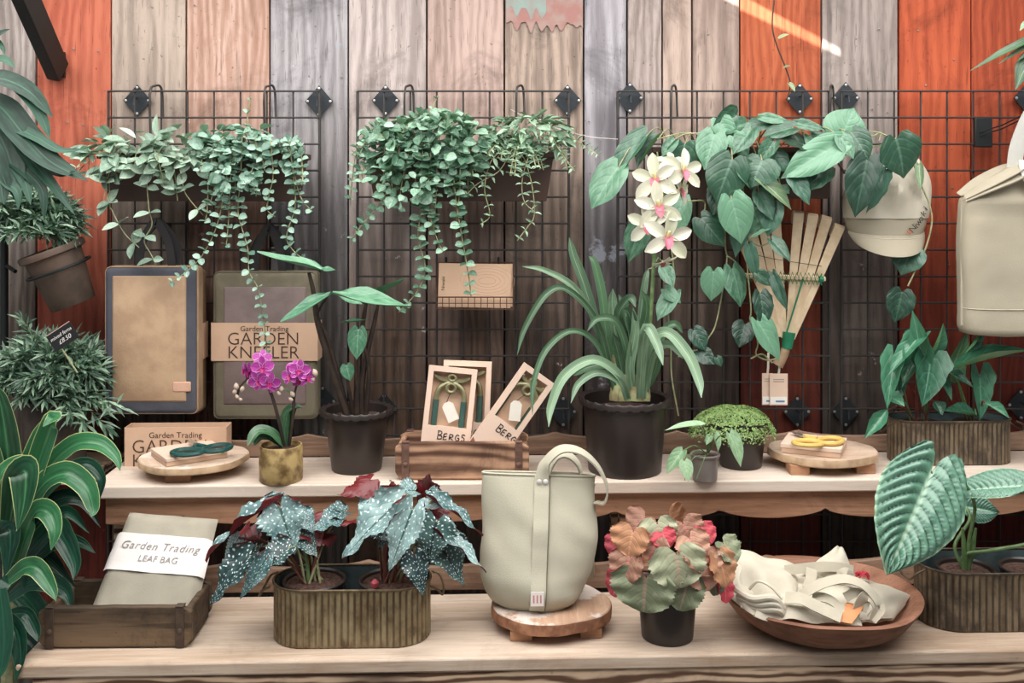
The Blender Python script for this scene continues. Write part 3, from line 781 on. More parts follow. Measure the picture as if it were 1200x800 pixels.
# ------------------------------------------------------------------ cream cap
cp = P(1037, 255, 2.84)
cap = thing('baseball_cap', 'cream cloth cap hanging on the grid below trailing heart leaves', 'cap', cp)
def crown(u, v):
    a = -PI*.02+PI*1.04*u         # 0..pi across the front
    z0 = .175*v
    w = .110*(1-v**3.2)**.5*(1+.06*math.sin(v*3))+.004
    dd = .085*(1-v**2.6)**.5+.004
    x = -math.cos(a)*w; y = -math.sin(a)*dd
    s = noise.noise(V((x*14, z0*11, 1.5)))*.018*(.3+v)+abs(noise.noise(V((x*15+z0*9, z0*11, 4))))*-.03*min(1, v*2.5)
    for x0_, sl, wd, dp_ in ((.035, -.35, .012, .022), (-.03, .2, .014, .018), (.07, -.2, .010, .016), (.0, .0, .02, -.012)):
        s += dp_*math.exp(-((x-x0_-sl*(z0-.08))/wd)**2)*min(1, v*2.2)*(1-v*.5)
    return (x+.012*v, y+s, z0*(1-.12*math.cos(a)))
MB().sheet(crown, 36, 22).build('crown', M_linen, cap, solid=.003, recalc=False)
def bandf(u, v):
    a = PI*u; x = -math.cos(a)*.1155; y = -math.sin(a)*.087
    return (x, y-.002*math.sin(a), .004-.046*v-.026*v*math.sin(a)*0)
def front(u, v):                       # lower crown panel above the brim
    a = -PI*.02+PI*1.04*u; w = .110+.002*math.sin(PI*v)
    return (-math.cos(a)*w*(1-.09*v), -math.sin(a)*(.086-.004*v), .002-.036*v-.012*v*math.sin(a))
MB().sheet(front, 32, 6).build('front_panel', M_canvas2, cap, solid=.003, recalc=False)
def brim(u, v):
    a = PI*(.02+.96*u); w = .102+.006*v; s = math.sin(a)
    return (-math.cos(a)*w*(1-.10*v*v), -s*(.084+.022*v), -.035-.012*s-(.052*v*s**.7)-.004*v)
MB().sheet(brim, 32, 8).build('brim', M_canvas2, cap, solid=.004, recalc=False)
for k in (0, 1):
    MB().tube([V(brim(u/24, .03+.12*k))+V((0, -.0025, 0)) for u in range(25)], .0009, 4).build('stitching', M_tape, cap)
chars = 'eNiwaki'
for k, ch in enumerate(chars):
    q = k/6; px = 1050+23*q+(1.5 if k else 0); py = 271-27*q-3*math.sin(q*PI)*-1
    x_ = (px-1037)/1200*2.78; y_ = -(1-min(.9, x_/.110)**2)**.5*.087-.004
    z_ = CAMZ-(py-220)/1200*(2.84+y_)-cp.z
    nr_ = V((x_/.116**2, y_/.087**2, .8)).normalized(); nr_ = (nr_+V((0, -.5, 0))).normalized()
    mt = plain('orange_print', '#b8553a', .7, var=0) if k == 0 else M_inkd
    put('lettering', text_mesh(ch, .027, mt), cap, frame(cp+V((x_, y_, z_))+nr_*.004, V((.66, 0, .75)), nr_))

# ------------------------------------------------------------------ cream canvas bag on the right
bg = P(1215, 270, 2.72)
bag = thing('canvas_bag', 'cream canvas bag with folded top hanging from grid at the right edge', 'bag', bg)
W, H = .205, .44
rings = []
for j in range(27):
    v = j/26; z = -.272+H*v
    ring = []
    hw_ = W*(1-.012*math.sin(v*9)); dpth = .055*(1-.25*v)
    if v > .80: 
        k = (v-.80)/.20; hw_ *= 1-.62*k**1.1; dpth *= 1-.45*k
    if v < .05: hw_ *= .955+.9*v; 
    for k in range(40):
        a = 2*PI*k/40; ca, sa = math.cos(a), math.sin(a)
        e = .32
        x = hw_*abs(ca)**e*(1 if ca > 0 else -1); y = dpth*abs(sa)**.55*(1 if sa > 0 else -1)
        y += .006*noise.noise(V((x*9, z*9, 3)))+.003*noise.noise(V((x*30, z*24, 1)))
        y -= .012*max(0, 1-abs(v-.8)*16)*(1 if sa < 0 else 0)
        ring.append((x, y, z+.006*noise.noise(V((x*6, 0, v*3)))*(1 if j in (0,) else .4)))
    rings.append(ring)
MB().loft(rings).build('body', M_canvas2, bag, sharp=180)
MB().tube([V(p)+V((0, -.0015, 0)) for p in rings[4][20:40]], .0012, 4).build('base_seam', M_tape, bag)
MB().tube([(-W*.99, -.01, -.25+.33*k/10) for k in range(11)], .004, 6).build('side_piping', M_tape, bag)
for k, (za, zb_, yo) in enumerate(((.092, .168, -.052), (.086, .150, -.056), (.098, .172, .02))):
    pts = crom([(-W*.985, yo*.5, za-.004), (-W*.72, yo, za+(zb_-za)*.42), (-W*.42, yo*1.02, zb_-.012), (-W*.28, yo*.9, zb_)], 6)
    MB().ribbon(pts, [.018+.012*math.sin(PI*q/18) for q in range(19)], (-.5, -.6, .6), 3, .12).build('folded_flap', M_canvas2, bag, solid=.003, recalc=False)
M_t2 = plain('white_webbing', '#dcdbd3', .85, var=.06, vs=20, bs=420, bump=.3)
pts = crom([(.03, -.064, -.14), (.0, -.064, .0), (-.03, -.062, .10), (-.05, -.056, .155), (-.05, -.045, .185)], 6)
MB().ribbon(pts, .042, (0, -1, .15), 2).build('handle', M_t2, bag, solid=.004, recalc=False)
pts = crom([(-.055, .01, .165), (-.052, .0, .22), (-.03, -.01, .29), (.005, .0, .335), (.03, .02, .31), (.03, .03, .2), (.03, .035, .16)], 6)
MB().ribbon(pts, .04, [(0, -1, .1)]*len(pts), 2).build('handle', M_t2, bag, solid=.004, recalc=False)
MB().prism([(-.02, .09), (.02, .09), (.02, .13), (-.02, .13)], -.062, -.0605, Matrix.Translation((-.005, -.002, -.005))).build('white_label', M_paper, bag)
hk = P(1152, 155, 2.945)
o = thing('display_hook', 'square black hook plate on the grid beside the cream canvas bag', 'hook', hk)
MB().box((0, 0, 0), (.05, .012, .086)).build('plate', M_strut, o, bevel=.003)
e = MWORLD[bag].translation+V((.008, -.006, .325))-hk
for s in (-.005, .005): MB().tube([V((-.012, -.008, -.004+s)), V((.03, -.05, .012+s)), e+V((0, 0, s))], .002, 6).build('arm', M_strut, o)

# ------------------------------------------------------------------ folded leaf bag leaning in the lower left crate
lb0 = V((P(165, 722, 2.36).x, 2.36, ZL+.034)); lb1 = V((P(203, 598, 2.53).x, 2.535, ZL+.218))
up = (lb1-lb0); L = up.length; up.normalize()
xd = V((1, .02, 0)); xd = (xd-up*xd.dot(up)).normalized(); nr = xd.cross(up)
M = Matrix((xd, -nr, up)).transposed().to_4x4(); M.translation = lb0
lf = thing('leaf_bag', 'folded olive grey canvas leaf bag with white paper band, leaning in crate', 'bag', M=M)
def lbf(sgn):
    def f(u, v):
        wv = .245-.022*v
        e = min(u, 1-u, v*.9+.05, (1-v)*1.0); b = .02*min(1, (max(0, e)/.07))**.5
        return ((u-.5)*wv, sgn*b*(1 if sgn < 0 else .6)+.003*noise.noise(V((u*5, v*6, sgn)))-(.0 if sgn > 0 else 0), v*L)
    return f
mb = MB().sheet(lbf(-1), 20, 24).sheet(lbf(1), 20, 24)
mb.build('canvas', M_bag, lf, recalc=True, sharp=180)
def bandf(u, v):
    wv = .245-.022*(.38+.38*v)+.006
    e = min(u, 1-u); b = .0215*min(1, (e/.06+.12))**.5
    return ((u-.5)*wv, -b-.0025+.002*noise.noise(V((u*5, v*6, -1)))-(.004*max(0, .25-v)*math.sin(u*9)), L*(.40+.36*v))
MB().sheet(bandf, 24, 8).build('paper_band', M_paper, lf, solid=.0006, recalc=False)
B = lf.children[-1]
T = M @ Matrix.Translation((.0, -.0262, L*.64)) @ FRONT
text('lettering', 'Garden Trading', .027, M_inkg, B, T, .25, 1.1)
text('lettering', 'LEAF BAG', .022, M_inkg, B, M @ Matrix.Translation((.004, -.0262, L*.52)) @ FRONT, .1, 1.0)

# ------------------------------------------------------------------ stone canvas tote on the log slice
tc = V((P(632, 700, 2.425).x, 2.425, ZL+.053))
tote = thing('tote_bag', 'stone coloured canvas tote bag standing on a round log slice', 'bag', tc, .05)
H = .30; rings = []
NR = 56
for j in range(30):
    v = j/29; z = H*v
    ax = lin(v, [(0, .100), (.03, .115), (.09, .127), (.22, .138), (.4, .141), (.6, .139), (.85, .135), (1, .134)])
    ay = lin(v, [(0, .066), (.08, .08), (.25, .08), (.55, .056), (.8, .032), (1, .013)])
    ring = []
    for k in range(NR):
        a = 2*PI*k/NR; ca, sa = math.cos(a), math.sin(a)
        e = .85-.18*v
        x = ax*abs(ca)**e*(1 if ca > 0 else -1); y = ay*abs(sa)**(.75)*(1 if sa > 0 else -1)
        if x > 0: x *= lin(v, [(0, .72), (.1, .82), (.25, .92), (.5, .96), (1, 1)])
        wr = (.020*noise.noise(V((x*7+z*5, z*6, 2.2)))+.012*noise.noise(V((x*15+z*11, z*13, 6.2))))*(1-.7*v)
        y += wr; x += .007*noise.noise(V((z*9, y*9, 4)))
        zz = z+(.006*(x/.13) if False else 0)-.012*v*(x/.13)*.5
        ring.append((x, y, max(.0, zz)))
    rings.append(ring)
# inside wall
top = rings[-1]
inner = [[(p[0]*.985, p[1]*.8, p[2]-H*q) for p in top] for q in (0, .15, .5, .8)]
for r in rings: pass
MB().loft(rings+inner, True, True).build('body', M_canvas, tote, sharp=180)
def tsurf(x, z):                # front surface depth at x, z
    best = 0
    v = min(1, max(0, z/H)); r = rings[int(round(v*29))]
    c = min((p for p in r if p[1] < 0), key=lambda p: abs(p[0]-x))
    return c[1]
xs0, xs1 = .0, -.02
sp = [(lin(q, [(0, -.012), (1, .006)]), tsurf(lin(q, [(0, -.012), (1, .006)]), H*q)-.003, H*q) for q in [.02+.98*k/24 for k in range(25)]]
MB().ribbon(sp, .036, (0, -1, 0), 4).build('centre_strap', M_canvas, tote, solid=.0012, recalc=False)
MB().tube([(x+.018, y-.0018, z) for x, y, z in sp], .0011, 4).build('stitching', M_stitch, tote)
MB().tube([(p[0]*1.004, p[1]*1.015-.001, p[2]-.022) for p in rings[-1]], .0009, 4, closed=True).build('hem_stitching', plain('pale_thread', '#a59f8c', .9, var=0), tote)
MB().tube([(p[0], p[1]-.0005, p[2]) for p in rings[-1]], .0028, 5, closed=True).build('hem', M_canvas, tote)
# handles: the front one arches over to the right, the rear one shows behind it
pts = crom([(.006, -.022, H-.05), (.006, -.019, H+.0), (.016, -.022, H+.035), (.05, -.026, H+.064), (.095, -.026, H+.058), (.136, -.024, H+.022), (.158, -.024, H-.028), (.153, -.02, H-.062), (.132, -.01, H-.066)], 7)
hn = []
for i, p in enumerate(pts):
    t = (pts[min(i+1, len(pts)-1)]-pts[max(i-1, 0)]).normalized(); k = i/(len(pts)-1)
    out = V((t.z, 0, -t.x)) if False else V((-t.z, 0, t.x))
    w_ = lin(k, [(0, 0), (.08, .0), (.25, .8), (.7, 1), (1, 1)])
    hn.append(V((0, -1, 0))*(1-w_)+out*w_+V((0, -.18, 0)))
MB().ribbon(pts, .03, hn, 3).build('handle', M_canvas, tote, solid=.004, recalc=False)
pts = crom([(.02, .016, H-.03), (.026, .02, H+.008), (.045, .022, H+.036), (.07, .022, H+.038), (.095, .02, H+.015), (.106, .016, H-.03)], 7)
hn = []
for i, p in enumerate(pts):
    t = (pts[min(i+1, len(pts)-1)]-pts[max(i-1, 0)]).normalized(); hn.append(V((-t.z, -.25, t.x)))
MB().ribbon(pts, .034, hn, 3).build('handle', M_canvas, tote, solid=.004, recalc=False)
for dx in (-.002, .013): MB().lathe([(.0062, 0), (.0054, -.002), (.002, -.0035)], 14, cap0=False, cap1=True, M=Matrix.Translation((dx, -.0245, H-.012)) @ Matrix.Rotation(-PI/2, 4, 'X') @ Matrix.Scale(1, 4)).build('rivet', plain('bright_rivet', '#e9e7e2', .3, .2), tote)
z_ = .042
MB().box((-.012, tsurf(-.012, z_)-.0055, z_), (.03, .0014, .032)).build('white_label', M_paper, tote)
lb_ = tote.children[-1]
for k in range(3): 
    MB().box((-.012+(k-1)*.008, tsurf(-.012, z_)-.0064, z_), (.0035, .0005, .018)).build('red_print', plain('pink_print', '#c98a88', .7, var=0), lb_)

# ------------------------------------------------------------------ wooden bowl with folded aprons
M_bowl = wood('bowl_wood', '#a87a62', '#6d4534', 0, 22, 4, .3, .6, None, specks=.3, bump=.3)
bc = V((P(962, 700, 2.41).x, 2.415, ZL))
bowl = thing('wooden_bowl', 'wide hand-carved reddish wooden bowl at the front of the lower shelf', 'bowl', bc)
def bw(i, a): return (.006*noise.noise(V((math.cos(a)*1.5, math.sin(a)*1.5, i*.05)))+.002*noise.noise(V((math.cos(a)*5, math.sin(a)*5, i*.2))), .006*noise.noise(V((math.cos(a)*1.2, math.sin(a)*1.2, 7))) if i > 2 else 0)
MB().lathe([(.118, 0), (.135, .002), (.172, .018), (.207, .045), (.229, .075), (.233, .083), (.226, .086), (.213, .082), (.195, .058), (.16, .034), (.10, .022), (.02, .02)], 64, 1, .97, None, True, True, bw).build('bowl', M_bowl, bowl)
def patch(par, name, c00, c10, c11, c01, bulge, mat, seed, amp=.012, nu=22, nv=18, th=.004, folds=0.0):
    q = [P(*p) for p in (c00, c10, c11, c01)]
    nr_ = ((q[1]-q[0]).cross(q[3]-q[0])).normalized()
    if nr_.y > 0 and nr_.z < .3: nr_ = -nr_
    if nr_.z < 0: nr_ = -nr_
    def f(u, v):
        p = (q[0]*(1-u)+q[1]*u)*(1-v)+(q[3]*(1-u)+q[2]*u)*v
        h = bulge*(math.sin(PI*u)*math.sin(PI*v))**.6+amp*noise.noise(V((u*3.2, v*3.0, seed)))+folds*math.sin(u*13+v*4+seed)*(.4+v*(1-v))
        return p+nr_*h
    return MB().sheet(f, nu, nv).build(name, mat, par, solid=th, world=True, recalc=False)
def apron(label, at): return thing('folded_apron', label, 'apron', at)
a1 = apron('folded cream apron bulging over the left side of the wooden bowl', bc+V((-.12, 0, .06)))
patch(a1, 'cloth', (868, 712, 2.30), (928, 716, 2.28), (938, 664, 2.44), (861, 642, 2.45), .028, M_linen, 1, .014, folds=.004)
patch(a1, 'cloth', (856, 700, 2.35), (884, 722, 2.26), (905, 690, 2.36), (862, 646, 2.44), .018, M_linen, 3, .008)
mb = MB()
for k in range(3):
    mb.tube(crom([P(862+3*k, 690+8*k, 2.32), P(882+4*k, 701+6*k, 2.27), P(905+3*k, 700+7*k, 2.25), P(918, 712+5*k, 2.26)], 6), .0075, 8)
mb.build('rolled_edge', M_linen, a1, world=True)
mb = MB().tube(crom([P(878, 690, 2.31), P(888, 681, 2.30), P(903, 687, 2.28), P(917, 702, 2.27)], 6), .0035, 6).build('rolled_edge', M_linen, a1, world=True)
a2 = apron('cream apron with a stiff raised corner in the middle of the bowl', bc+V((.03, .05, .06)))
patch(a2, 'cloth', (920, 716, 2.31), (1006, 720, 2.29), (1004, 676, 2.42), (928, 668, 2.44), .022, M_linen, 6, .014, folds=.004)
patch(a2, 'raised_corner', (940, 672, 2.40), (1007, 690, 2.34), (987, 642, 2.42), (981, 641, 2.42), .014, M_linen, 9, .006, th=.005)
a3 = apron('smooth folded cream apron at the right side of the wooden bowl', bc+V((.14, 0, .06)))
patch(a3, 'cloth', (1006, 726, 2.29), (1046, 724, 2.31), (1067, 698, 2.40), (1008, 678, 2.43), .024, M_linen, 12, .006)
patch(a3, 'cloth', (1008, 730, 2.29), (1046, 727, 2.32), (1066, 702, 2.41), (1012, 690, 2.42), .012, M_linen, 13, .006)
a4 = apron('cream apron lying along the front of the bowl under loose tapes', bc+V((0, -.10, .06)))
patch(a4, 'cloth', (884, 722, 2.255), (1010, 734, 2.235), (1002, 700, 2.34), (896, 700, 2.33), .018, M_linen, 16, .014, folds=.005)
def tape(par, pts, w=.024, hint=(0, -.6, .8), d0=2.29, d1=2.29):
    n = len(pts)-1
    MB().ribbon(crom([P(x, y, d0+(d1-d0)*i/n) for i, (x, y) in enumerate(pts)], 7), w, hint, 2).build('tape', M_tape, par, solid=.002, world=True, recalc=False)
tape(a4, [(936, 700), (950, 690), (968, 682), (990, 678), (1011, 685), (1025, 699), (1031, 712), (1021, 726)], .024, (.1, -.5, .85), 2.27, 2.24)
tape(a4, [(920, 700), (938, 701), (957, 710), (986, 723)], .028, (.2, -.7, .7), 2.27, 2.22)
tape(a4, [(952, 698), (972, 702), (989, 716)], .024, (.3, -.6, .7), 2.27, 2.24)
tape(a4, [(1001, 722), (1008, 704), (1018, 698), (1027, 711), (1022, 727)], .024, (.5, -.8, .3), 2.25, 2.24)
tape(a4, [(990, 700), (1004, 694), (1014, 702), (1010, 716)], .02, (-.5, -.8, .3), 2.26, 2.25)
tape(a2, [(920, 668), (938, 666), (957, 664), (978, 664), (1000, 668)], .022, (0, -.9, .4), 2.38, 2.36)
tape(a2, [(951, 666), (950, 678), (946, 690)], .024, (0, -.8, .6), 2.36, 2.32)
tape(a2, [(985, 682), (985, 672), (993, 669), (997, 677)], .018, (0, -.6, .8), 2.35, 2.34)
ot = thing('leather_tag', 'orange-tan leather tag among the apron tapes in the bowl', 'tag', P(994, 720, 2.23))
patch(ot, 'leather', (977, 727, 2.222), (998, 731, 2.215), (1013, 710, 2.255), (992, 706, 2.26), .002, M_tanlea, 2, .001, 6, 6, .003)
MB().tube(crom([P(1003, 708, 2.25), P(1008, 700, 2.25), P(1004, 695, 2.26)], 4), .0018, 5).build('cord', M_tape, ot, world=True)
pt = P(1010, 673, 2.40)
rd = thing('red_tassel', 'small red tassel tucked behind the raised apron corner in the bowl', 'tassel', pt)
mb = MB()
for k in range(9):
    a = k*2.4; mb.tube([(0, 0, 0), (.009*math.cos(a), .009*math.sin(a), .004), (.017*math.cos(a), .012*math.sin(a), -.004+.004*math.sin(3*a))], .0028, 5)
mb.build('threads', M_red, rd)

# ------------------------------------------------------------------ pots
def pot_part(par, r0, r1, h, mat, rim=.006, lip=.01, wav=0, seg=40, M=None, name='pot', th=.0035):
    def wv(i, a):
        if wav and 3 <= i <= 5: return (wav*.5*math.cos(a*24), wav*math.cos(a*24))
        return (0, 0)
    pr = [(r0, 0), (r0+.002, .002), (lin((h-lip)/h, [(0, r0), (1, r1-rim)]), h-lip), (r1, h-lip*.8), (r1+.001, h-lip*.25), (r1-.002, h), (r1-rim-th, h-.004), (r0-th, .012)]
    return MB().lathe(pr, 72 if wav else seg, M=M, cap1=True, wave=wv).build(name, mat, par)
def soil_part(par, r, z, M=None, seg=24):
    def f(i, a): return (0, .004*noise.noise(V((math.cos(a)*i*2, math.sin(a)*i*2, i))))
    return MB().lathe([(r, z), (r*.8, z+.003), (r*.5, z+.005), (r*.2, z+.006), (.002, z+.006)], seg, M=M, cap0=False, cap1=True, wave=f).build('soil', M_soil, par)

def oval(mb, L, D, r_scale, z, n=120, rib=0.0, nr=44):
    R_ = D/2*r_scale; half = (L-D)/2
    per = 4*half+2*PI*R_; ring = []
    for k in range(n):
        s = per*k/n; ph = 2*PI*nr*k/n
        off = rib*(abs(math.cos(ph/2))**6)
        if s < 2*half: p = (-half+s, -R_-off)
        elif s < 2*half+PI*R_: a = (s-2*half)/R_; p = (half+(R_+off)*math.sin(a), -(R_+off)*math.cos(a))
        elif s < 4*half+PI*R_: p = (half-(s-2*half-PI*R_), R_+off)
        else: a = (s-4*half-PI*R_)/R_; p = (-half-(R_+off)*math.sin(a), (R_+off)*math.cos(a))
        ring.append((p[0], p[1], z))
    return ring
def zinc(label, x, y, z, L, D, h, rz, mat, nr=62):
    o = thing('oval_planter', label, 'planter', (x, y, z), rz)
    n = nr*8
    rb = -.0036
    rings = [oval(0, L-.006, D-.006, 1, 0, n), oval(0, L, D, 1, .003, n), oval(0, L, D, 1, .008, n, rb, nr), oval(0, L, D, 1, h-.014, n, rb, nr), oval(0, L, D, 1, h-.008, n), oval(0, L+.002, D+.002, 1, h-.003, n)]
    MB().loft(rings, True, False).build('wall', mat, o, sharp=60)
    inr = [oval(0, L-.010, D-.010, 1, h-.003, 96), oval(0, L-.012, D-.012, 1, .006, 96)]
    MB().loft(inr, False, True).build('lining', M_zincin, o)
    MB().tube(oval(0, L+.001, D+.001, 1, h-.001, 96), .003, 6, closed=True).build('rim', mat, o)
    for s in (-1, 1):
        x0 = s*(L/2)
        MB().tube(crom([(x0, -.045, h-.004), (x0+s*.018, -.045, h-.012), (x0+s*.028, -.03, h-.03), (x0+s*.03, 0, h-.034), (x0+s*.028, .03, h-.03), (x0+s*.018, .045, h-.012), (x0, .045, h-.004)], 4), .0028, 6).build('handle', mat, o)
    return o
zA = (P(413, 690, 2.365).x, 2.367)
zinc('ribbed rusty oval planter holding two spotted begonias', zA[0], zA[1], ZL, .36, .158, .131, .02, M_zinc)
zB = (P(1113, 520, 2.79).x, 2.80)
zinc('ribbed brown oval planter with arrowhead plants on the upper shelf', zB[0], zB[1], ZU, .33, .125, .118, TH, M_zincb)
zC = (P(1166, 700, 2.46).x, 2.455)
zinc('ribbed dark oval planter with the large veined leaf on the lower shelf', zC[0], zC[1], ZL, .385, .165, .137, .03, M_zincb)
# ------------------------------------------------------------------ leaves (each unit leaf: base at 0, tip at y = 1, width 1)
def leaf_mesh(name, mat, tab, nt=8, nx=4, lobe=0.0, cup=.1, droop=.15, ripple=0.0, rf=3, serr=0.0, sf=9, asym=0.0, quilt=0.0, qn=9, seed=0, fold=0.0):
    mb = MB(); vs = []; uvs = []; fs = []
    for j in range(nt+1):
        t = j/nt
        for i in range(nx+1):
            u = i/nx*2-1; a = abs(u)
            w = lin(t, tab)*(1+asym*(u > 0)*(1-t))
            if serr and a > .6: w *= 1+serr*(1 if (j % 2) else -1)*(1 if sf == 2 else math.cos(t*PI*sf))
            x = u*w*.5
            y = t-lobe*(max(0, math.sin(PI*min(1, a)))**.5)*(1-t)**3+(.0 if not lobe else 0)
            z = cup*a*a*w-droop*t*t+fold*a*w
            if ripple: z += ripple*a*a*math.sin(t*PI*2*rf+(1.3 if u > 0 else 0)+seed)
            if quilt: z += quilt*min(1, a*3)*(abs(math.sin(PI*qn*(t-.30*a)))**.6)*min(1, (1-a)*4+.15)
            vs.append((x, y, z)); uvs.append(((u+1)/2, t))
    for j in range(nt):
        for i in range(nx):
            k = j*(nx+1)+i; fs.append((k, k+1, k+nx+2, k+nx+1))
    return mb.add(vs, fs, uvs).mesh(name, mat, True, 180, False)
def leaf_m(b, t, w, n0=(0, -.75, .66), roll=0.0, flip=False):
    y = (t-b); L = y.length; y = y/L; n0 = V(n0)
    z = n0-y*n0.dot(y)
    z = z.normalized() if z.length > .05 else (V((0, 0, 1))-y*y.z).normalized()
    if roll: z = Matrix.Rotation(roll, 3, y) @ z
    if flip: z = -z
    x = y.cross(z)
    M = Matrix((x*w, y*L, z*(w*.5+L*.5))).transposed().to_4x4(); M.translation = b
    return M
OV = [(0, .05), (.12, .55), (.35, .95), (.5, 1), (.7, .85), (.88, .45), (1, .02)]
RND = [(0, .1), (.1, .62), (.3, .96), (.5, 1), (.72, .9), (.9, .5), (1, .06)]
HRT = [(0, .80), (.1, .95), (.24, 1), (.42, .97), (.58, .85), (.72, .63), (.84, .36), (.93, .12), (1, .01)]
LAN = [(0, .08), (.15, .55), (.4, 1), (.6, .9), (.8, .5), (1, .02)]
NAR = [(0, .3), (.3, 1), (.6, .85), (1, .05)]

L_sage = leafmat('sage_leaf', '#aac3ac', '#76967f', '#bccfb9', 0, .15, back='#8fae90', rough=.45, var=.45)
L_coin = leafmat('coin_leaf', '#9abca8', '#5f8c75', '#b0ccb9', 0, .15, back='#86a98c', rough=.4, var=.5)
L_coin2 = leafmat('green_coin_leaf', '#8ab095', '#4a7a5d', '#a6c6a8', 0, .2, back='#7b9f7c', rough=.38, var=.55)
L_thin = leafmat('thin_leaf', '#93b292', '#58805f', '#a9c29f', 0, .2, back='#86a280', rough=.45, var=.5)
L_phil = leafmat('heart_leaf', '#5b8c6c', '#2b5940', '#8db59c', 5, .14, back='#5f9360', rough=.36, var=.42, slant=.45)
L_phild = leafmat('dark_heart_leaf', '#3a6550', '#1a3f2d', '#5c8f6e', 5, .14, back='#3b6b48', rough=.4, var=.3, slant=.45)
L_phily = leafmat('variegated_heart_leaf', '#a9bd8c', '#6f9166', '#ccd9b4', 5, .4, back='#9db583', rough=.4, var=.2, slant=.45)
M_vine = plain('pale_vine', '#a9a27e', .6, c2='#7d8a5f', vs=60)
M_vine2 = plain('green_stem', '#6f8a5a', .55, c2='#54703f', vs=40)
M_dstem = plain('dark_stem', '#2b221d', .5, c2='#41332a', vs=30)
M_rstem = plain('red_stem', '#7a4034', .55, c2='#5a2a23', vs=30)

sage = [leaf_mesh('leaf', L_sage, OV, 6, 4, cup=.12, droop=.12, seed=k) for k in range(2)]
coin = [leaf_mesh('leaf', L_coin, RND, 6, 4, cup=c, droop=.1) for c in (.12, .22)]
coin2 = [leaf_mesh('leaf', L_coin2, RND, 6, 4, cup=c, droop=.1) for c in (.14, .24)]
thin = [leaf_mesh('leaf', L_thin, LAN, 5, 2, cup=.25, droop=.15)]

def vine_fill(items, stems, pts, sp, size, meshes, lo=0, jit=.5, out=V((0, -.75, .25)), up=.35, wr=(.6, .75), taper=True, r=.0016, ends=True):
    cv = crom(pts, 8); stems.append((cv, r))
    Ls = [0]
    for a, b in zip(cv, cv[1:]): Ls.append(Ls[-1]+(b-a).length)
    n = max(2, int(Ls[-1]/sp)); k = 0; side0 = R.uniform(0, 6.28)
    for i in range(n):
        s = Ls[-1]*(i+.7)/n
        while k < len(Ls)-2 and Ls[k+1] < s: k += 1
        p = cv[k].lerp(cv[k+1], (s-Ls[k])/max(1e-6, Ls[k+1]-Ls[k])); t = (cv[k+1]-cv[k]).normalized()
        if s/Ls[-1] < lo: continue
        e = t.cross(V((0, -1, .1))); e = e.normalized() if e.length > .1 else V((1, 0, 0))
        for sg in (1, -1):
            sc_ = size*R.uniform(1-jit*.5, 1+jit*.35)*(1-.45*(s/Ls[-1]) if taper else 1)
            d = (e*sg*R.uniform(.6, 1)+out*R.uniform(.2, 1)+V((0, 0, up*R.uniform(-.4, 1)))+t*R.uniform(0, .5)).normalized()
            nz = V((R.uniform(-.4, .4), -R.uniform(.2, 1.0), R.uniform(.4, 1.1)))
            items.append((R.choice(meshes), leaf_m(p, p+d*sc_, sc_*R.uniform(*wr), nz)))
def emit(root, items, stems, mat, name='leaf', stem='vine', limit=300):
    items.sort(key=lambda q: -q[1].to_scale().x*q[1].to_scale().y/(q[1].translation.y**2))
    for me, M in items[:limit]: put(name, me, root, M)
    rest = items[limit:]
    if rest:
        mb = MB()
        for me, M in rest:
            uv = [None]*len(me.vertices); ul = me.uv_layers[0].data
            for lp in me.loops: uv[lp.vertex_index] = tuple(ul[lp.index].uv)
            mb.add([M @ v.co for v in me.vertices], [tuple(p.vertices) for p in me.polygons], uv)
        o = mb.build('foliage', rest[0][0].materials[0], root, world=True, recalc=False, sharp=180); tag(o, kind='stuff')
    for cv, r in stems: MB().tube(cv, r, 4).build(stem, mat, root, world=True)

# ------------------------------------------------------------------ hanging troughs with trailing plants
def trough(label, px0, px1, py0, py1, hooks, rear=2.935, dep=.15, ins=.016):
    d = rear-dep
    a, b = P(px0, py0, d), P(px1, py1, d)
    w = b.x-a.x; h = a.z-b.z; c = V(((a.x+b.x)/2, rear-dep/2, b.z))
    o = thing('trough_planter', label, 'planter', c)
    def rr(w_, d_, z): return [(x, y, z) for x, y in ((-w_/2, -d_/2), (w_/2, -d_/2), (w_/2, d_/2), (-w_/2, d_/2))]
    t = .004
    MB().loft([rr(w-2*ins-.02, dep-.045, 0), rr(w-.016, dep-.014, h-.016), rr(w, dep, h-.016), rr(w, dep, h), rr(w-2*t, dep-2*t, h), rr(w-2*ins-.02-2*t, dep-.045-2*t, .006)], True, True).build('trough', M_brownpl, o, bevel=.002, smooth=False)
    MB().sheet(lambda u, v: ((u-.5)*(w-.03), (v-.5)*(dep-.03), h-.02+.004*noise.noise(V((u*30, v*8, 0)))), 24, 6).build('soil', M_soil, o, recalc=False)
    zt = P(0, 104, 2.95).z-c.z
    for px in hooks:
        x = P(px, 0, 2.95).x-c.x
        pts = crom([(x-.012, -dep/2+.02, h*.5), (x-.012, dep/2-.012, h+.01), (x-.012, dep/2-.01, zt-.02), (x-.004, dep/2+.012, zt+.008), (x+.008, dep/2+.03, zt), (x+.012, dep/2+.03, zt-.08)], 5)
        MB().tube(pts, .0035, 6).build('hook', M_wire, o)
    return o, c, w, h, d
T1 = trough('long brown trough hung on the left grid above the kneelers', 113, 352, 179, 236, (184, 317))
T2 = trough('long brown trough hung on the middle grid above the notebook basket', 426, 652, 178, 236, (480, 610))
T3 = trough('long brown trough hung on the right grid under big heart leaves', 764, 984, 172, 233, (790, 975))

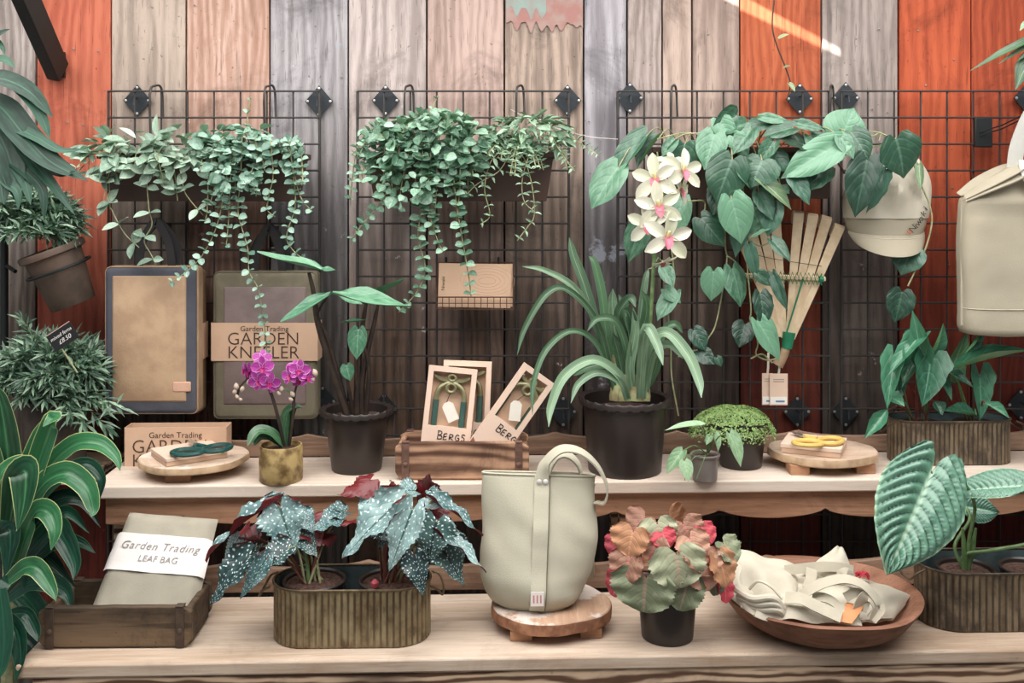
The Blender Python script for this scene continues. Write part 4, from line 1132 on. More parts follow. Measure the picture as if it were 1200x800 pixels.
def dome(items, stems, cx0, cx1, T, n, ln, size, meshes, sp, droop=(.02, .12), wr=(.6, .75), rise=(.02, .06), lat=.10, seed=0):
    o, c, w, h, d = T
    for k in range(n):
        x = P(R.uniform(cx0, cx1), 0, d).x; y = c.y+R.uniform(-.05, .045)
        p0 = V((x, y, c.z+h-.02)); a = R.uniform(-1, 1); L = ln*R.uniform(.6, 1.1); rs = R.uniform(*rise)
        p1 = p0+V((a*lat*.4, -.03, rs)); p2 = p0+V((a*lat, -.075-R.uniform(0, .05), rs*.5)); p3 = p0+V((a*lat*1.3, -.10-R.uniform(0, .05), -R.uniform(*droop)))
        vine_fill(items, stems, [p0, p1, p2, p3], sp, size, meshes, wr=wr)
def mound(items, px0, px1, py0, py1, T, n, size, meshes, wr, dep=.10, fwd=.0, seed=0):
    o, c, w, h, d = T
    a = (px1-px0)/2400*d; b = (py1-py0)/2400*d; m = P((px0+px1)/2, (py0+py1)/2, d-fwd)
    for k in range(n):
        u = R.uniform(-1, 1); ph = R.uniform(-.75, PI*.62); s = (1-.75*u*u)**.5*R.uniform(.72, 1.06)
        s *= 1+.22*noise.noise(V((u*4, ph*2.5, seed)))
        nn_ = V((u*.7, -math.cos(ph), math.sin(ph)))
        p = m+V((a*u*R.uniform(.92, 1.05), -dep*math.cos(ph)*s, b*math.sin(ph)*s))
        dd = (V((R.uniform(-1, 1)+u*.5, -R.uniform(0, .7), -R.uniform(-.25, .9)))+nn_*.35).normalized()
        nz = nn_*.8+V((R.uniform(-.7, .7), R.uniform(-.6, .2), R.uniform(.1, .9)))
        L_ = size*R.uniform(.55, 1.2)
        items.append((R.choice(meshes), leaf_m(p, p+dd*L_, L_*R.uniform(*wr), nz)))
def hang(items, stems, px, T, size, meshes, sp, lo=0.0, dy=.0, wr=(.7, .9), taper=True, r=.0016):
    o, c, w, h, d = T
    pts = [P(x, y, d-.03-dy+.012*min(1, i/3)) for i, (x, y) in enumerate(px)]
    pts = [V((pts[0].x, c.y-.02, c.z+h-.01))]+[pts[0]+V((0, .0, .01))]+pts[1:] if len(pts) > 1 else pts
    vine_fill(items, stems, pts, sp, size, meshes, lo=lo, wr=wr, taper=taper, r=r)

R.seed(3)
it, st = [], []
dome(it, st, 122, 245, T1, 12, .2, .046, sage, .03, (0.0, .07), (.5, .62), (.015, .045), .12)
mound(it, 104, 250, 156, 216, T1, 120, .054, sage, (.48, .62), .07, .0, 1)
for v in ([(128, 185), (128, 215), (129, 245)], [(172, 190), (174, 240), (178, 263), (169, 282), (177, 298), (183, 312)], [(135, 190), (122, 230), (128, 240), (145, 272), (163, 290)], [(108, 182), (104, 200), (108, 210)], [(212, 190), (215, 220), (224, 236), (238, 252)], [(205, 190), (206, 215), (208, 235)]):
    hang(it, st, v, T1, .042, sage, .06, .1, .02, (.55, .65), False)
o = thing('trailing_plant', 'pale sage trailing plant with larger oval leaves, left end of left trough', 'plant', T1[1]+V((-.12, 0, T1[3]-.02)))
emit(o, it, st, M_vine)
it, st = [], []
dome(it, st, 250, 345, T1, 10, .2, .03, coin, .022, (.02, .10), (.75, .9), (.015, .05), .08)
mound(it, 232, 318, 148, 200, T1, 70, .034, coin, (.7, .95), .07, .0, 2)
mound(it, 255, 308, 165, 235, T1, 70, .034, coin, (.75, .95), .09, .02, 3)
mound(it, 318, 352, 168, 200, T1, 26, .034, coin, (.75, .95), .06, .0, 4)
for v in ([(262, 165), (246, 195), (243, 245), (240, 262)], [(275, 170), (265, 210), (258, 250), (250, 275), (237, 299), (221, 316), (199, 332)], [(275, 170), (270, 215), (268, 255), (265, 290)],
          [(285, 160), (282, 210), (279, 249), (290, 290), (292, 318), (302, 337), (307, 362), (311, 390), (313, 415)], [(300, 165), (303, 200), (300, 230)], [(318, 170), (320, 205), (316, 225), (313, 245), (322, 254)], [(340, 170), (343, 200), (346, 241), (336, 277), (346, 296), (367, 310)],
          [(335, 170), (342, 190), (352, 230), (366, 248)], [(262, 170), (252, 215), (246, 240)]):
    hang(it, st, v, T1, .031, coin, .024, .0, .035, (.8, .95))
vine_fill(it, st, [P(292, 160, 2.8), P(290, 135, 2.8), P(294, 112, 2.8)], .03, .02, coin)
o = thing('trailing_plant', 'trailing plant with long strings of small round grey-green leaves, right end of left trough', 'plant', T1[1]+V((.13, 0, T1[3]-.02)))
emit(o, it, st, M_vine)
it, st = [], []
R.seed(8)
dome(it, st, 450, 545, T2, 18, .2, .03, coin2, .022, (.02, .13), (.75, .9), (.05, .13), .10)
mound(it, 436, 572, 134, 222, T2, 190, .036, coin2, (.72, .95), .10, .0, 5)
mound(it, 440, 530, 170, 250, T2, 70, .036, coin2, (.72, .95), .10, .02, 6)
for v in ([(470, 170), (461, 211), (440, 245), (423, 265), (411, 282)], [(495, 180), (494, 238), (490, 279), (498, 312), (490, 340), (467, 366)], [(505, 190), (502, 240), (512, 280), (520, 296)], [(530, 190), (535, 239), (545, 299), (550, 329), (552, 347)], [(512, 190), (511, 228), (508, 268)], [(450, 165), (432, 160), (420, 185)], [(480, 180), (470, 220), (468, 248)], [(540, 180), (538, 230), (534, 268)], [(505, 180), (505, 220), (503, 250)]):
    hang(it, st, v, T2, .035, coin2, .026, .0, .045, (.8, .92))
for v in ([(505, 150), (507, 128), (513, 112)], [(455, 155), (435, 158), (421, 172), (412, 182)], [(520, 150), (535, 140), (548, 132)], [(440, 190), (425, 198), (415, 212)]):
    vine_fill(it, st, [P(x, y, 2.8) for x, y in v], .03, .022, coin2)
o = thing('trailing_plant', 'dense mound of round green leaves spilling from left end of the middle trough', 'plant', T2[1]+V((-.12, 0, T2[3]-.02)))
emit(o, it, st, M_vine)
it, st = [], []
dome(it, st, 592, 648, T2, 16, .18, .034, thin, .018, (-.01, .05), (.28, .4), (.03, .075), .11)
mound(it, 574, 664, 138, 186, T2, 150, .042, thin, (.26, .4), .07, -.02, 7)
for v in ([(590, 180), (575, 190), (568, 221), (574, 252), (563, 263)], [(610, 185), (616, 190), (624, 221), (626, 252), (619, 265), (606, 282)], [(645, 165), (653, 172), (665, 190), (673, 200)], [(620, 185), (612, 210), (614, 235), (626, 248)], [(600, 180), (585, 200), (560, 215), (545, 230)]):
    hang(it, st, v, T2, .03, thin, .026, .05, .03, (.3, .42))
o = thing('trailing_plant', 'straggly trailing plant with narrow leaves, right end of middle trough', 'plant', T2[1]+V((.13, 0, T2[3]-.02)))
emit(o, it, st, M_vine)

# ------------------------------------------------------------------ heart-leaf climber in the right trough
R.seed(5)
heart = [leaf_mesh('leaf', L_phil, HRT, 10, 6, lobe=.17, cup=c, droop=.2, ripple=.035, rf=1.3, seed=k, fold=f) for k, (c, f) in enumerate(((-.22, .30), (-.16, .12), (.05, .2)))]
heartd = [leaf_mesh('leaf', L_phild, HRT, 10, 6, lobe=.15, cup=-.15, droop=.2, ripple=.03, fold=.25)]
hearty = [leaf_mesh('leaf', L_phily, HRT, 10, 6, lobe=.15, cup=.14, droop=.2)]
hearts = [leaf_mesh('leaf', L_phil, HRT, 10, 6, lobe=.12, cup=.05, droop=.12, fold=.32)]
ph = thing('heart_leaf_climber', 'trailing climber with big glossy heart leaves in the right trough', 'plant', T3[1]+V((0, 0, T3[3]-.02)))
LV = [  # base x, y, tip x, y, width px, nearness, kind, roll
    (724, 197, 690, 242, 38, .02, 0, .2), (757, 160, 717, 208, 30, .0, 2, .5), (771, 163, 744, 196, 22, .0, 3, .7), (802, 170, 800, 210, 37, .02, 0, 0), (837, 158, 826, 196, 33, .03, 0, 0), (863, 136, 833, 158, 28, .0, 3, -.4),
    (858, 187, 839, 236, 45, .07, 1, 0), (893, 188, 880, 216, 46, .07, 1, .2), (866, 194, 889, 224, 25, .06, 2, 0), (857, 233, 872, 285, 40, .08, 0, 0), (822, 256, 850, 287, 31, .04, 1, .2), (836, 318, 834, 353, 27, .05, 0, 0), (858, 315, 873, 357, 33, .03, 1, -.4),
    (886, 243, 874, 276, 28, .04, 1, .2), (906, 238, 900, 276, 25, .05, 4, .1), (899, 269, 876, 278, 9, .06, 0, .6), (905, 282, 928, 304, 19, .07, 0, -.2), (878, 288, 887, 328, 14, .05, 4, .3), (888, 320, 908, 335, 14, .06, 0, .4), (906, 322, 922, 364, 13, .06, 4, .5),
    (891, 344, 898, 382, 24, .06, 4, -.2), (887, 376, 918, 421, 30, .08, 0, -.2), (873, 380, 867, 405, 25, .03, 4, 0), (813, 387, 828, 410, 21, .04, 4, 0), (818, 412, 838, 425, 20, .04, 4, .1), (840, 419, 846, 429, 10, .05, 0, 0),
    (778, 314, 789, 335, 17, .03, 0, 0), (780, 339, 798, 354, 15, .03, 1, .2), (790, 343, 769, 373, 22, .02, 0, .3), (799, 234, 789, 278, 26, .0, 1, .3), (750, 262, 738, 307, 28, .0, 0, -.3), (985, 162, 1004, 126, 48, .03, 1, .3), (1050, 163, 1064, 208, 50, .10, 0, 0),
    (981, 170, 917, 206, 36, .08, 0, -.25), (942, 170, 912, 156, 32, .05, 4, .3), (929, 150, 893, 157, 22, .05, 0, .1), (893, 138, 926, 141, 12, .03, 0, .2), (934, 145, 968, 150, 13, .04, 0, .2), (907, 166, 888, 191, 18, .06, 2, 0), (891, 211, 932, 242, 23, .08, 5, -.2),
    (927, 204, 951, 238, 22, .07, 4, 0), (968, 198, 940, 222, 30, .04, 4, .2), (1016, 188, 1003, 253, 38, .09, 4, .1), (1038, 199, 1020, 252, 18, .10, 4, -.7), (998, 156, 1020, 186, 30, .06, 0, .2), (984, 160, 1002, 184, 20, .08, 0, 0), (889, 226, 907, 256, 21, .05, 4, .1),
    (1057, 342, 1050, 378, 30, .0, 4, 0), (1068, 292, 1056, 320, 36, .0, 4, .2), (1077, 193, 1079, 222, 9, .03, 5, .4), (880, 152, 858, 178, 26, .04, 0, .2), (905, 180, 925, 200, 24, .04, 4, 0), (950, 160, 975, 185, 26, .03, 0, 0), (860, 160, 878, 182, 22, .04, 0, .3), (845, 215, 835, 250, 24, .03, 4, .2), (870, 250, 862, 300, 22, .02, 4, .1), (915, 220, 925, 225, 14, .05, 0, 0), (790, 165, 775, 182, 16, .02, 0, .2), (950, 180, 965, 215, 30, .05, 4, 0), (842, 140, 860, 165, 24, .02, 0, .3), (900, 142, 872, 146, 20, .02, 1, 0)]
kinds = {0: heart[0], 1: heart[1], 2: heart[2], 3: hearts[0], 4: heartd[0], 5: hearty[0]}
dT = T3[4]
def hl(root, b, t, d, w, me, roll, dip=.03, n0=(0, -.78, .55)):
    B_ = P(b[0], b[1], d); T_ = P(t[0], t[1], d-dip)
    return put('leaf', me, root, leaf_m(B_, T_, w/1200*d, n0, roll)), B_
for k, (bx_, by_, tx, ty, w, nr_, kd, ro) in enumerate(LV):
    d = dT-.005-nr_
    o, B_ = hl(ph, (bx_, by_), (tx, ty), d, w*1.12, kinds[kd], ro, R.uniform(.0, .035))
    # petiole back to the vine
    if by_ < 240:
        q = V((B_.x*.75+T3[1].x*.25+.0, T3[1].y-.03, T3[1].z+T3[3]+R.uniform(-.005, .02)))
        MB().tube(crom([q, q.lerp(B_, .5)+V((0, -.01, .03)), B_], 4), .0018, 5).build('petiole', M_vine, ph, world=True)
for v in ([(848, 190), (850, 285), (852, 303), (846, 345), (838, 382), (829, 398), (826, 412)], [(870, 200), (874, 290), (880, 360), (879, 375), (888, 400), (886, 415), (900, 422), (915, 418)], [(770, 178), (790, 320), (782, 350), (786, 400), (787, 440), (795, 487)], [(1066, 180), (1079, 215), (1092, 252), (1085, 290), (1064, 335)],
          [(852, 300), (860, 305), (868, 315)], [(874, 280), (890, 288), (905, 283)], [(770, 163), (800, 156), (820, 158), (840, 165)], [(770, 200), (780, 175), (800, 158), (830, 156)], [(1004, 150), (1020, 160), (1032, 155), (1030, 165)], [(805, 236), (825, 236), (825, 252)], [(818, 410), (803, 413), (795, 418)], [(880, 420), (893, 415), (905, 425)]):
    MB().tube(crom([P(x, y, dT-.02-.02*(i == 0)) for i, (x, y) in enumerate(v)], 6), .0022, 5).build('vine', M_vine, ph, world=True)
MB().tube(crom([P(x, y, 2.93) for x, y in ((908, -8), (905, 30), (911, 55), (920, 78), (926, 98), (922, 118))], 6), .0022, 5).build('vine', M_dstem, ph, world=True)
for b, t in (((913, 45), (924, 39)), ((918, 80), (925, 76)), ((925, 98), (932, 106))): put('leaf', hearty[0], ph, leaf_m(P(*b, 2.92), P(*t, 2.9), .016))

# ------------------------------------------------------------------ generic leaf ribbons
def rib_leaf(root, pts, w, hint, mat, nx=4, cup=.1, fold=0, name='leaf', twist=None, tab=None):
    n = len(pts); tab = tab or [(0, .45), (.3, .85), (.6, 1), (.85, .65), (1, .03)]
    ws = [w*lin(i/(n-1), tab) for i in range(n)]
    return MB().ribbon(pts, ws, hint, nx, cup, fold, twist=twist).build(name, mat, root, world=True, recalc=False, sharp=180)

# ------------------------------------------------------------------ cymbidium orchid
L_strap = leafmat('strap_leaf', '#71906f', '#3d6244', '#93b08a', 0, .5, back='#6f8f6a', rough=.42, along=7, var=.25)
L_strapd = leafmat('dark_strap_leaf', '#446b46', '#1f4228', '#6b8f66', 0, .5, back='#3c6040', rough=.42, along=7, var=.25)
M_petal = leafmat('cream_petal', '#dedccb', '#d3d4b8', '#cdd3ac', 0, .25, back='#d6d6bc', rough=.5, var=.08, trans=.2, sat=1)
M_lip = plain('pink_lip', '#d9808f', .5, c2='#b84a66', vs=160)
M_lipy = plain('yellow_column', '#e4d79a', .5)
pet = [leaf_mesh('petal', M_petal, [(0, .3), (.2, .7), (.5, 1), (.75, .9), (.92, .5), (1, .08)], 7, 4, cup=c, droop=d) for c, d in ((.12, .12), (.08, .25))]
lipm = leaf_mesh('lip', M_lip, [(0, .5), (.3, 1), (.55, .8), (.8, .95), (1, .3)], 7, 4, cup=.35, droop=.45, ripple=.06)
colm = MB().tube([(0, 0, 0), (0, .25, .25), (0, .5, .3), (0, .62, .22)], [.16, .14, .15, .1], 8).mesh('column', M_lipy)
oc = onU(732, 550); oc = V((oc.x, 2.70, ZU))
orc = thing('potted_orchid', 'tall strap-leaved orchid with cream flowers in a large black pot', 'plant', oc)
pot_part(orc, .094, .121, .194, M_black, .011, .02, .0025)
soil_part(orc, .108, .155)
top = oc+V((0, 0, .16))
def pxs(lst, d0, d1): return crom([P(x, y, lin(i/(len(lst)-1), [(0, d0), (1, d1)])) for i, (x, y) in enumerate(lst)], 6)
SL = [([(728, 466), (705, 400), (685, 335), (672, 300), (667, 278)], 13, 2.70, 2.72, 0), ([(730, 466), (712, 400), (706, 350), (697, 310), (690, 300)], 12, 2.69, 2.70, 1), ([(722, 466), (705, 390), (675, 340), (640, 318), (612, 312)], 9, 2.68, 2.60, 0), ([(722, 466), (700, 380), (665, 340), (640, 345), (615, 385), (606, 416)], 9, 2.66, 2.56, 1),
      ([(725, 466), (700, 405), (670, 388), (640, 410), (625, 450), (624, 486)], 8, 2.66, 2.52, 1), ([(735, 468), (725, 440), (695, 422), (662, 440), (646, 475), (643, 500)], 13, 2.62, 2.5, 0), ([(735, 468), (726, 448), (700, 437), (678, 450), (669, 472)], 10, 2.62, 2.52, 0), ([(738, 468), (736, 420), (722, 378), (700, 374), (688, 388)], 10, 2.66, 2.6, 1),
      ([(728, 466), (722, 400), (718, 360), (718, 338)], 14, 2.70, 2.69, 0), ([(735, 466), (730, 400), (725, 370), (738, 350), (745, 360)], 14, 2.68, 2.62, 1), ([(740, 466), (742, 400), (732, 365), (725, 345)], 12, 2.71, 2.73, 0), ([(745, 466), (745, 410), (738, 370), (730, 362)], 14, 2.66, 2.62, 1), ([(748, 466), (752, 400), (758, 360), (752, 340)], 13, 2.68, 2.66, 1),
      ([(750, 466), (752, 420), (758, 385), (770, 405), (777, 428)], 14, 2.64, 2.52, 0), ([(752, 466), (758, 410), (780, 390), (805, 415), (818, 445), (822, 466)], 15, 2.64, 2.5, 0), ([(755, 466), (765, 415), (785, 405), (800, 420)], 12, 2.66, 2.56, 0), ([(748, 466), (750, 380), (756, 330), (760, 315)], 9, 2.7, 2.72, 0), ([(755, 466), (775, 395), (790, 380), (800, 390)], 10, 2.71, 2.72, 1),
      ([(730, 466), (715, 430), (690, 430), (672, 440)], 14, 2.72, 2.76, 1), ([(742, 466), (738, 430), (744, 390), (742, 360)], 13, 2.65, 2.63, 0), ([(750, 466), (765, 440), (770, 420), (760, 400)], 11, 2.66, 2.63, 1), ([(735, 466), (728, 430), (722, 405), (718, 390)], 13, 2.66, 2.64, 1)]
for pts, w, d0, d1, k in SL:
    rib_leaf(orc, pxs(pts, d0, d1), w*.92/1200*d0, (0, -.9, .5), (L_strap, L_strapd)[k], 4, .12, .16, tab=[(0, .7), (.25, .9), (.6, 1), (.85, .7), (1, .05)])
M_bulb = plain('pale_bulb', '#a8ab7c', .55, c2='#8b7a55', vs=30)
for px, w in ((722, 8), (733, 11), (744, 11), (754, 8)):
    MB().tube(crom([P(px, 470, 2.66), P(px+R.uniform(-2, 2), 445, 2.67), P(px+R.uniform(-3, 3), 415, 2.68)], 4), [w*.0011*2, w*.0012*2]+[w*.0011*2]*3+[w*.0009*2]*2+[w*.0007*2]*2, 8).build('bulb', M_bulb, orc, world=True)
sp_ = crom([P(x, y, d) for x, y, d in ((757, 466, 2.68), (762, 380, 2.66), (766, 310, 2.65), (771, 260, 2.64), (783, 215, 2.64), (797, 190, 2.65))], 6)
MB().tube(sp_, [.0045]*(len(sp_)-6)+[.0035, .003, .003, .0025, .0025, .002], 8).build('flower_spike', M_vine2, orc, world=True)
def orchid(root, px, py, d, Rp, face, rot, name='flower'):
    c = P(px, py, d); f = V(face).normalized()
    base = frame(c, V((1, 0, 0)), f)      # local z towards the lens side
    Rt = Matrix.Rotation(rot, 4, 'Z')
    F = put(name, colm, root, base @ Rt @ Matrix.Scale(Rp*.42, 4))
    for k, an in enumerate((0, 1.15, -1.15, 2.25, -2.25)):
        Mp = base @ Rt @ Matrix.Rotation(an, 4, 'Z') @ Matrix.Rotation(.18+R.uniform(-.1, .15), 4, 'X')
        ln = Rp*R.uniform(.95, 1.1)
        put('petal', pet[k % 2], F, Mp @ Matrix.Diagonal((ln*(.52 if k else .47), ln, ln, 1)))
    put('lip', lipm, F, base @ Rt @ Matrix.Rotation(PI, 4, 'Z') @ Matrix.Rotation(.95, 4, 'X') @ Matrix.Diagonal((Rp*.40, Rp*.50, Rp*.50, 1)))
    return c
for px, py, d, r_, fc, ro in ((768, 210, 2.60, 29, (-.35, -1, .1), .1), (800, 200, 2.61, 27, (.5, -1, .1), -.1), (772, 242, 2.58, 29, (-.05, -1, .05), .15), (760, 262, 2.59, 27, (-.35, -1, -.05), .1), (782, 278, 2.57, 30, (.2, -1, .0), -.15), (797, 222, 2.62, 21, (1, -.6, -.1), -.5), (776, 306, 2.66, 18, (.4, -.3, -1), -.3), (786, 192, 2.66, 19, (.2, -.7, .8), 0), (762, 225, 2.66, 18, (-1, -.5, 0), 0)):
    c = orchid(orc, px, py, d, r_/1200*d, fc, ro)
    near = min(sp_, key=lambda p: (p-c).length)
    MB().tube([near, near.lerp(c, .6)+V((0, .01, .012)), c+V((0, .004, 0))], .002, 5).build('flower_stalk', M_vine2, orc, world=True)

# ------------------------------------------------------------------ pink moth orchid
L_moth = leafmat('moth_leaf', '#4b7a4f', '#234a2c', '#5f8f5f', 0, .3, back='#5d8458', rough=.35, along=0)
M_pink = leafmat('magenta_petal', '#c04cae', '#a52d92', '#a31b86', 7, .6, back='#cf7ac2', edge='#e0a3d8', rough=.5, var=.2, trans=.2, slant=0, sat=1)
M_mag = plain('magenta_lip', '#9c1560', .5, c2='#c0307e', vs=90)
M_bud = plain('pale_bud', '#c7b7a2', .5, c2='#b09a8c', vs=60)
M_ochre = plain('ochre_glazed_pot', '#b59c68', .5, c2='#6b5230', vs=34, bump=.4, bs=60)
mo = onU(329, 561); mo.y = 2.607; mo = V((P(329, 0, 2.607).x, 2.607, ZU))
moth = thing('potted_orchid', 'small magenta moth orchid in a round ochre pot', 'plant', mo)
MB().lathe([(.052, 0), (.0545, .003), (.055, .045), (.0545, .086), (.053, .09), (.0495, .09), (.049, .012)], 40, cap1=True, wave=lambda i, a: (.0008*math.sin(a*5), 0)).build('pot', M_ochre, moth)
soil_part(moth, .049, .076)
petp = leaf_mesh('petal', M_pink, [(0, .35), (.2, .8), (.5, 1), (.8, .85), (1, .15)], 6, 4, cup=.08, droop=.08)
lipp = leaf_mesh('lip', M_mag, [(0, .5), (.4, 1), (.75, .7), (1, .1)], 5, 4, cup=.4, droop=.3)
colp = MB().tube([(0, 0, 0), (0, .1, .3)], [.16, .12], 8).mesh('column', M_mag)
def mothflower(px, py, d, rp, face, rot):
    c = P(px, py, d); base = frame(c, V((1, 0, 0)), V(face).normalized()) @ Matrix.Rotation(rot, 4, 'Z'); Rp = rp/1200*d
    F = put('flower', colp, moth, base @ Matrix.Scale(Rp*.6, 4))
    for an, w, l in ((0, .62, 1), (1.3, .95, 1), (-1.3, .95, 1), (2.35, .6, .95), (-2.35, .6, .95)):
        put('petal', petp, F, base @ Matrix.Rotation(an, 4, 'Z') @ Matrix.Rotation(.15, 4, 'X') @ Matrix.Diagonal((Rp*w, Rp*l, Rp, 1)))
    put('lip', lipp, F, base @ Matrix.Rotation(PI, 4, 'Z') @ Matrix.Rotation(.6, 4, 'X') @ Matrix.Diagonal((Rp*.5, Rp*.6, Rp*.6, 1)))
for a in ((308, 431, 2.585, 14, (.05, -1, .1), .1), (303, 446, 2.58, 13, (-.1, -1, -.2), .5), (316, 448, 2.58, 13, (.3, -1, -.2), -.3), (287, 433, 2.60, 11, (-1, -.5, .1), .2), (307, 420, 2.60, 12, (.1, -.8, .7), 0), (320, 451, 2.59, 10, (.9, -.7, 0), .2), (293, 436, 2.6, 12, (-.8, -.8, 0), 0),
          (340, 440, 2.585, 12, (-.5, -1, .1), .2), (351, 434, 2.58, 13, (.1, -1, .2), -.1), (360, 441, 2.585, 12, (.7, -1, 0), .1), (350, 445, 2.59, 11, (0, -1, -.5), 0), (345, 430, 2.6, 11, (-.2, -.6, .8), 0)): mothflower(*a)
s1 = crom([P(333, 522, 2.61), P(326, 490, 2.60), P(318, 462, 2.60), P(310, 448, 2.60), P(295, 442, 2.6), P(282, 452, 2.6), P(278, 464, 2.6)], 5)
s2 = crom([P(339, 522, 2.61), P(343, 490, 2.60), P(345, 462, 2.60), P(350, 447, 2.60), P(358, 440, 2.6), P(368, 436, 2.6)], 5)
s3 = crom([P(344, 468, 2.6), P(338, 458, 2.6), P(330, 455, 2.6)], 4)
MB().tube(s1, [.0042]*12+[.003]*(len(s1)-12), 7).build('flower_stem', M_dstem, moth, world=True)
MB().tube(s2, [.0038]*11+[.0028]*(len(s2)-11), 7).build('flower_stem', M_dstem, moth, world=True)
MB().tube(s3, .0022, 6).build('flower_stem', M_vine2, moth, world=True)
budm = MB().lathe([(.001, -.9), (.55, -.5), (.7, 0), (.5, .6), (.02, 1)], 10).mesh('bud', M_bud)
for px, py, r_ in ((277, 453, 4), (284, 456, 3.5), (278, 465, 3), (275, 459, 3.2), (292, 448, 4), (282, 468, 2.5), (330, 456, 3.5), (343, 462, 3.5), (341, 468, 3), (327, 461, 3), (369, 437, 4.5), (366, 444, 3.5)):
    put('bud', budm, moth, Matrix.Translation(P(px, py, 2.595)) @ Matrix.Rotation(R.uniform(-1, 1), 4, 'Y') @ Matrix.Scale(r_/1200*2.6*1.2, 4))
for pts, w, d1 in (([(332, 522), (318, 508), (302, 506), (290, 522)], 15, 2.55), ([(330, 523), (316, 514), (304, 514), (298, 522)], 12, 2.56), ([(334, 522), (334, 500), (338, 482), (346, 476)], 13, 2.6), ([(338, 522), (340, 495), (346, 478), (354, 477)], 9, 2.62)):
    rib_leaf(moth, pxs(pts, 2.61, d1), w/1200*2.6, (0, -.6, .8), L_moth, 4, .12, .1, tab=[(0, .4), (.3, .9), (.6, 1), (.85, .75), (1, .1)])

# ------------------------------------------------------------------ dark stemmed plant in black pot
L_arum = leafmat('arum_leaf', '#6a9f7a', '#3d7a58', '#8fc09f', 6, .25, back='#4f8763', rough=.36, var=.25)
ar = V((P(418, 0, 2.71).x, 2.71, ZU))
arum = thing('potted_plant', 'tall dark-stemmed plant with pointed leaves in a black pot', 'plant', ar)
pot_part(arum, .0635, .096, .162, M_black, .011, .018, .0022)
soil_part(arum, .082, .135)
arl = [leaf_mesh('leaf', L_arum, [(0, .3), (.12, .75), (.3, 1), (.55, .85), (.8, .45), (1, .02)], 10, 6, lobe=.1, cup=.12, droop=-.1, ripple=.03, rf=1), leaf_mesh('leaf', L_arum, HRT, 10, 6, lobe=.15, cup=.12, droop=.2)]
for (bx_, by_, db, tx, ty, dt, w, kd, nz) in ((376, 316, 2.66, 300, 300, 2.62, .055, 0, (.1, -.25, .95)), (384, 346, 2.66, 330, 381, 2.58, .055, 0, (-.3, -.55, .8)), (396, 345, 2.64, 482, 367, 2.54, .075, 0, (.2, -.38, .9)), (440, 346, 2.7, 474, 330, 2.66, .05, 0, (0, .2, 1)), (420, 386, 2.62, 417, 421, 2.60, .05, 1, (0, -.9, .4)), (406, 428, 2.64, 410, 446, 2.63, .036, 1, (0, -.8, .4)), (402, 378, 2.66, 431, 377, 2.62, .03, 0, (0, -.1, 1)), (399, 347, 2.70, 425, 358, 2.7, .03, 0, (0, -.5, .7)), (376, 316, 2.66, 394, 318, 2.65, .03, 0, (0, -.3, .9))):
    put('leaf', arl[kd], arum, leaf_m(P(bx_, by_, db), P(tx, ty, dt), w, nz))
for pts, r_ in (([(408, 490), (392, 440), (373, 380), (368, 345), (362, 319)], .006), ([(410, 490), (385, 400), (372, 370), (384, 346)], .0035), ([(418, 490), (420, 420), (425, 380), (430, 350)], .0055), ([(424, 490), (425, 440), (438, 380), (444, 352)], .005), ([(422, 490), (417, 430), (419, 384)], .0035), ([(415, 490), (408, 450), (407, 428)], .003), ([(428, 490), (432, 430), (420, 386)], .004)):
    cv = pxs(pts, 2.71, 2.67); n = len(cv)
    MB().tube(cv, [r_*2*(1-.62*i/(n-1)) for i in range(n)], 7).build('stem', M_dstem, arum, world=True)

# ------------------------------------------------------------------ small glass-green pot and mossy pot
L_small = leafmat('young_heart_leaf', '#92b389', '#66925f', '#b0c99f', 5, .25, back='#8aa878', rough=.4, var=.25)
M_glass = plain('grey_smoky_pot', '#7f7772', .3, c2='#655d58', vs=12, bump=.1)
sm = V((P(826, 0, 2.607).x, 2.607, ZU))
small = thing('potted_plant', 'little trailing plant in a small smoky grey pot at front of upper shelf', 'plant', sm)
pot_part(small, .029, .038, .068, M_glass, .003, .008)
soil_part(small, .032, .058)
shm = leaf_mesh('leaf', L_small, HRT, 8, 4, lobe=.12, cup=.12, droop=.2)
for bx_, by_, tx, ty, w, d, nz in ((823, 498, 780, 499, 11, 2.56, (0, -.3, 1)), (855, 508, 872, 546, 19, 2.54, (.4, -.7, .5)), (800, 528, 780, 553, 16, 2.55, (-.4, -.7, .6)), (802, 540, 808, 564, 15, 2.52, (0, -.7, .6)), (838, 507, 844, 528, 12, 2.6, (.6, -.6, .3)), (832, 510, 828, 520, 8, 2.58, (0, -.7, .5))):
    put('leaf', shm, small, leaf_m(P(bx_, by_, d), P(tx, ty, d-.02), w/1200*d*1.1, nz))
    MB().tube(crom([P(829, 532, 2.605), P((829+bx_)/2, (528+by_)/2-6, 2.58), P(bx_, by_, d)], 4), .0018, 5).build('petiole', M_vine2, small, world=True)
MB().tube(crom([P(829, 535, 2.605), P(830, 522, 2.6), P(824, 505, 2.59), P(819, 498, 2.58)], 4), .0025, 6).build('stem', M_vine, small, world=True)
for t_ in ((812, 545), (826, 543)):
    MB().tube(crom([P(826, 534, 2.59), P(t_[0], t_[1]-8, 2.56), P(t_[0]-10, t_[1]+18, 2.55)], 4), .0012, 4).build('vine', M_vine2, small, world=True)
mp = V((P(868, 0, 2.743).x, 2.743, ZU))
moss = thing('potted_plant', 'cushion of tiny bright green leaves in a black pot', 'plant', mp)
pot_part(moss, .0535, .073, .125, M_black, .005, .014)
soil_part(moss, .064, .108)
L_moss = leafmat('tiny_leaf', '#c0cf92', '#8fab68', '#c6d79c', 0, .1, back='#86a35f', rough=.5, var=.6)
mb = MB(); R.seed(21)
cen = P(858, 491, 2.735)
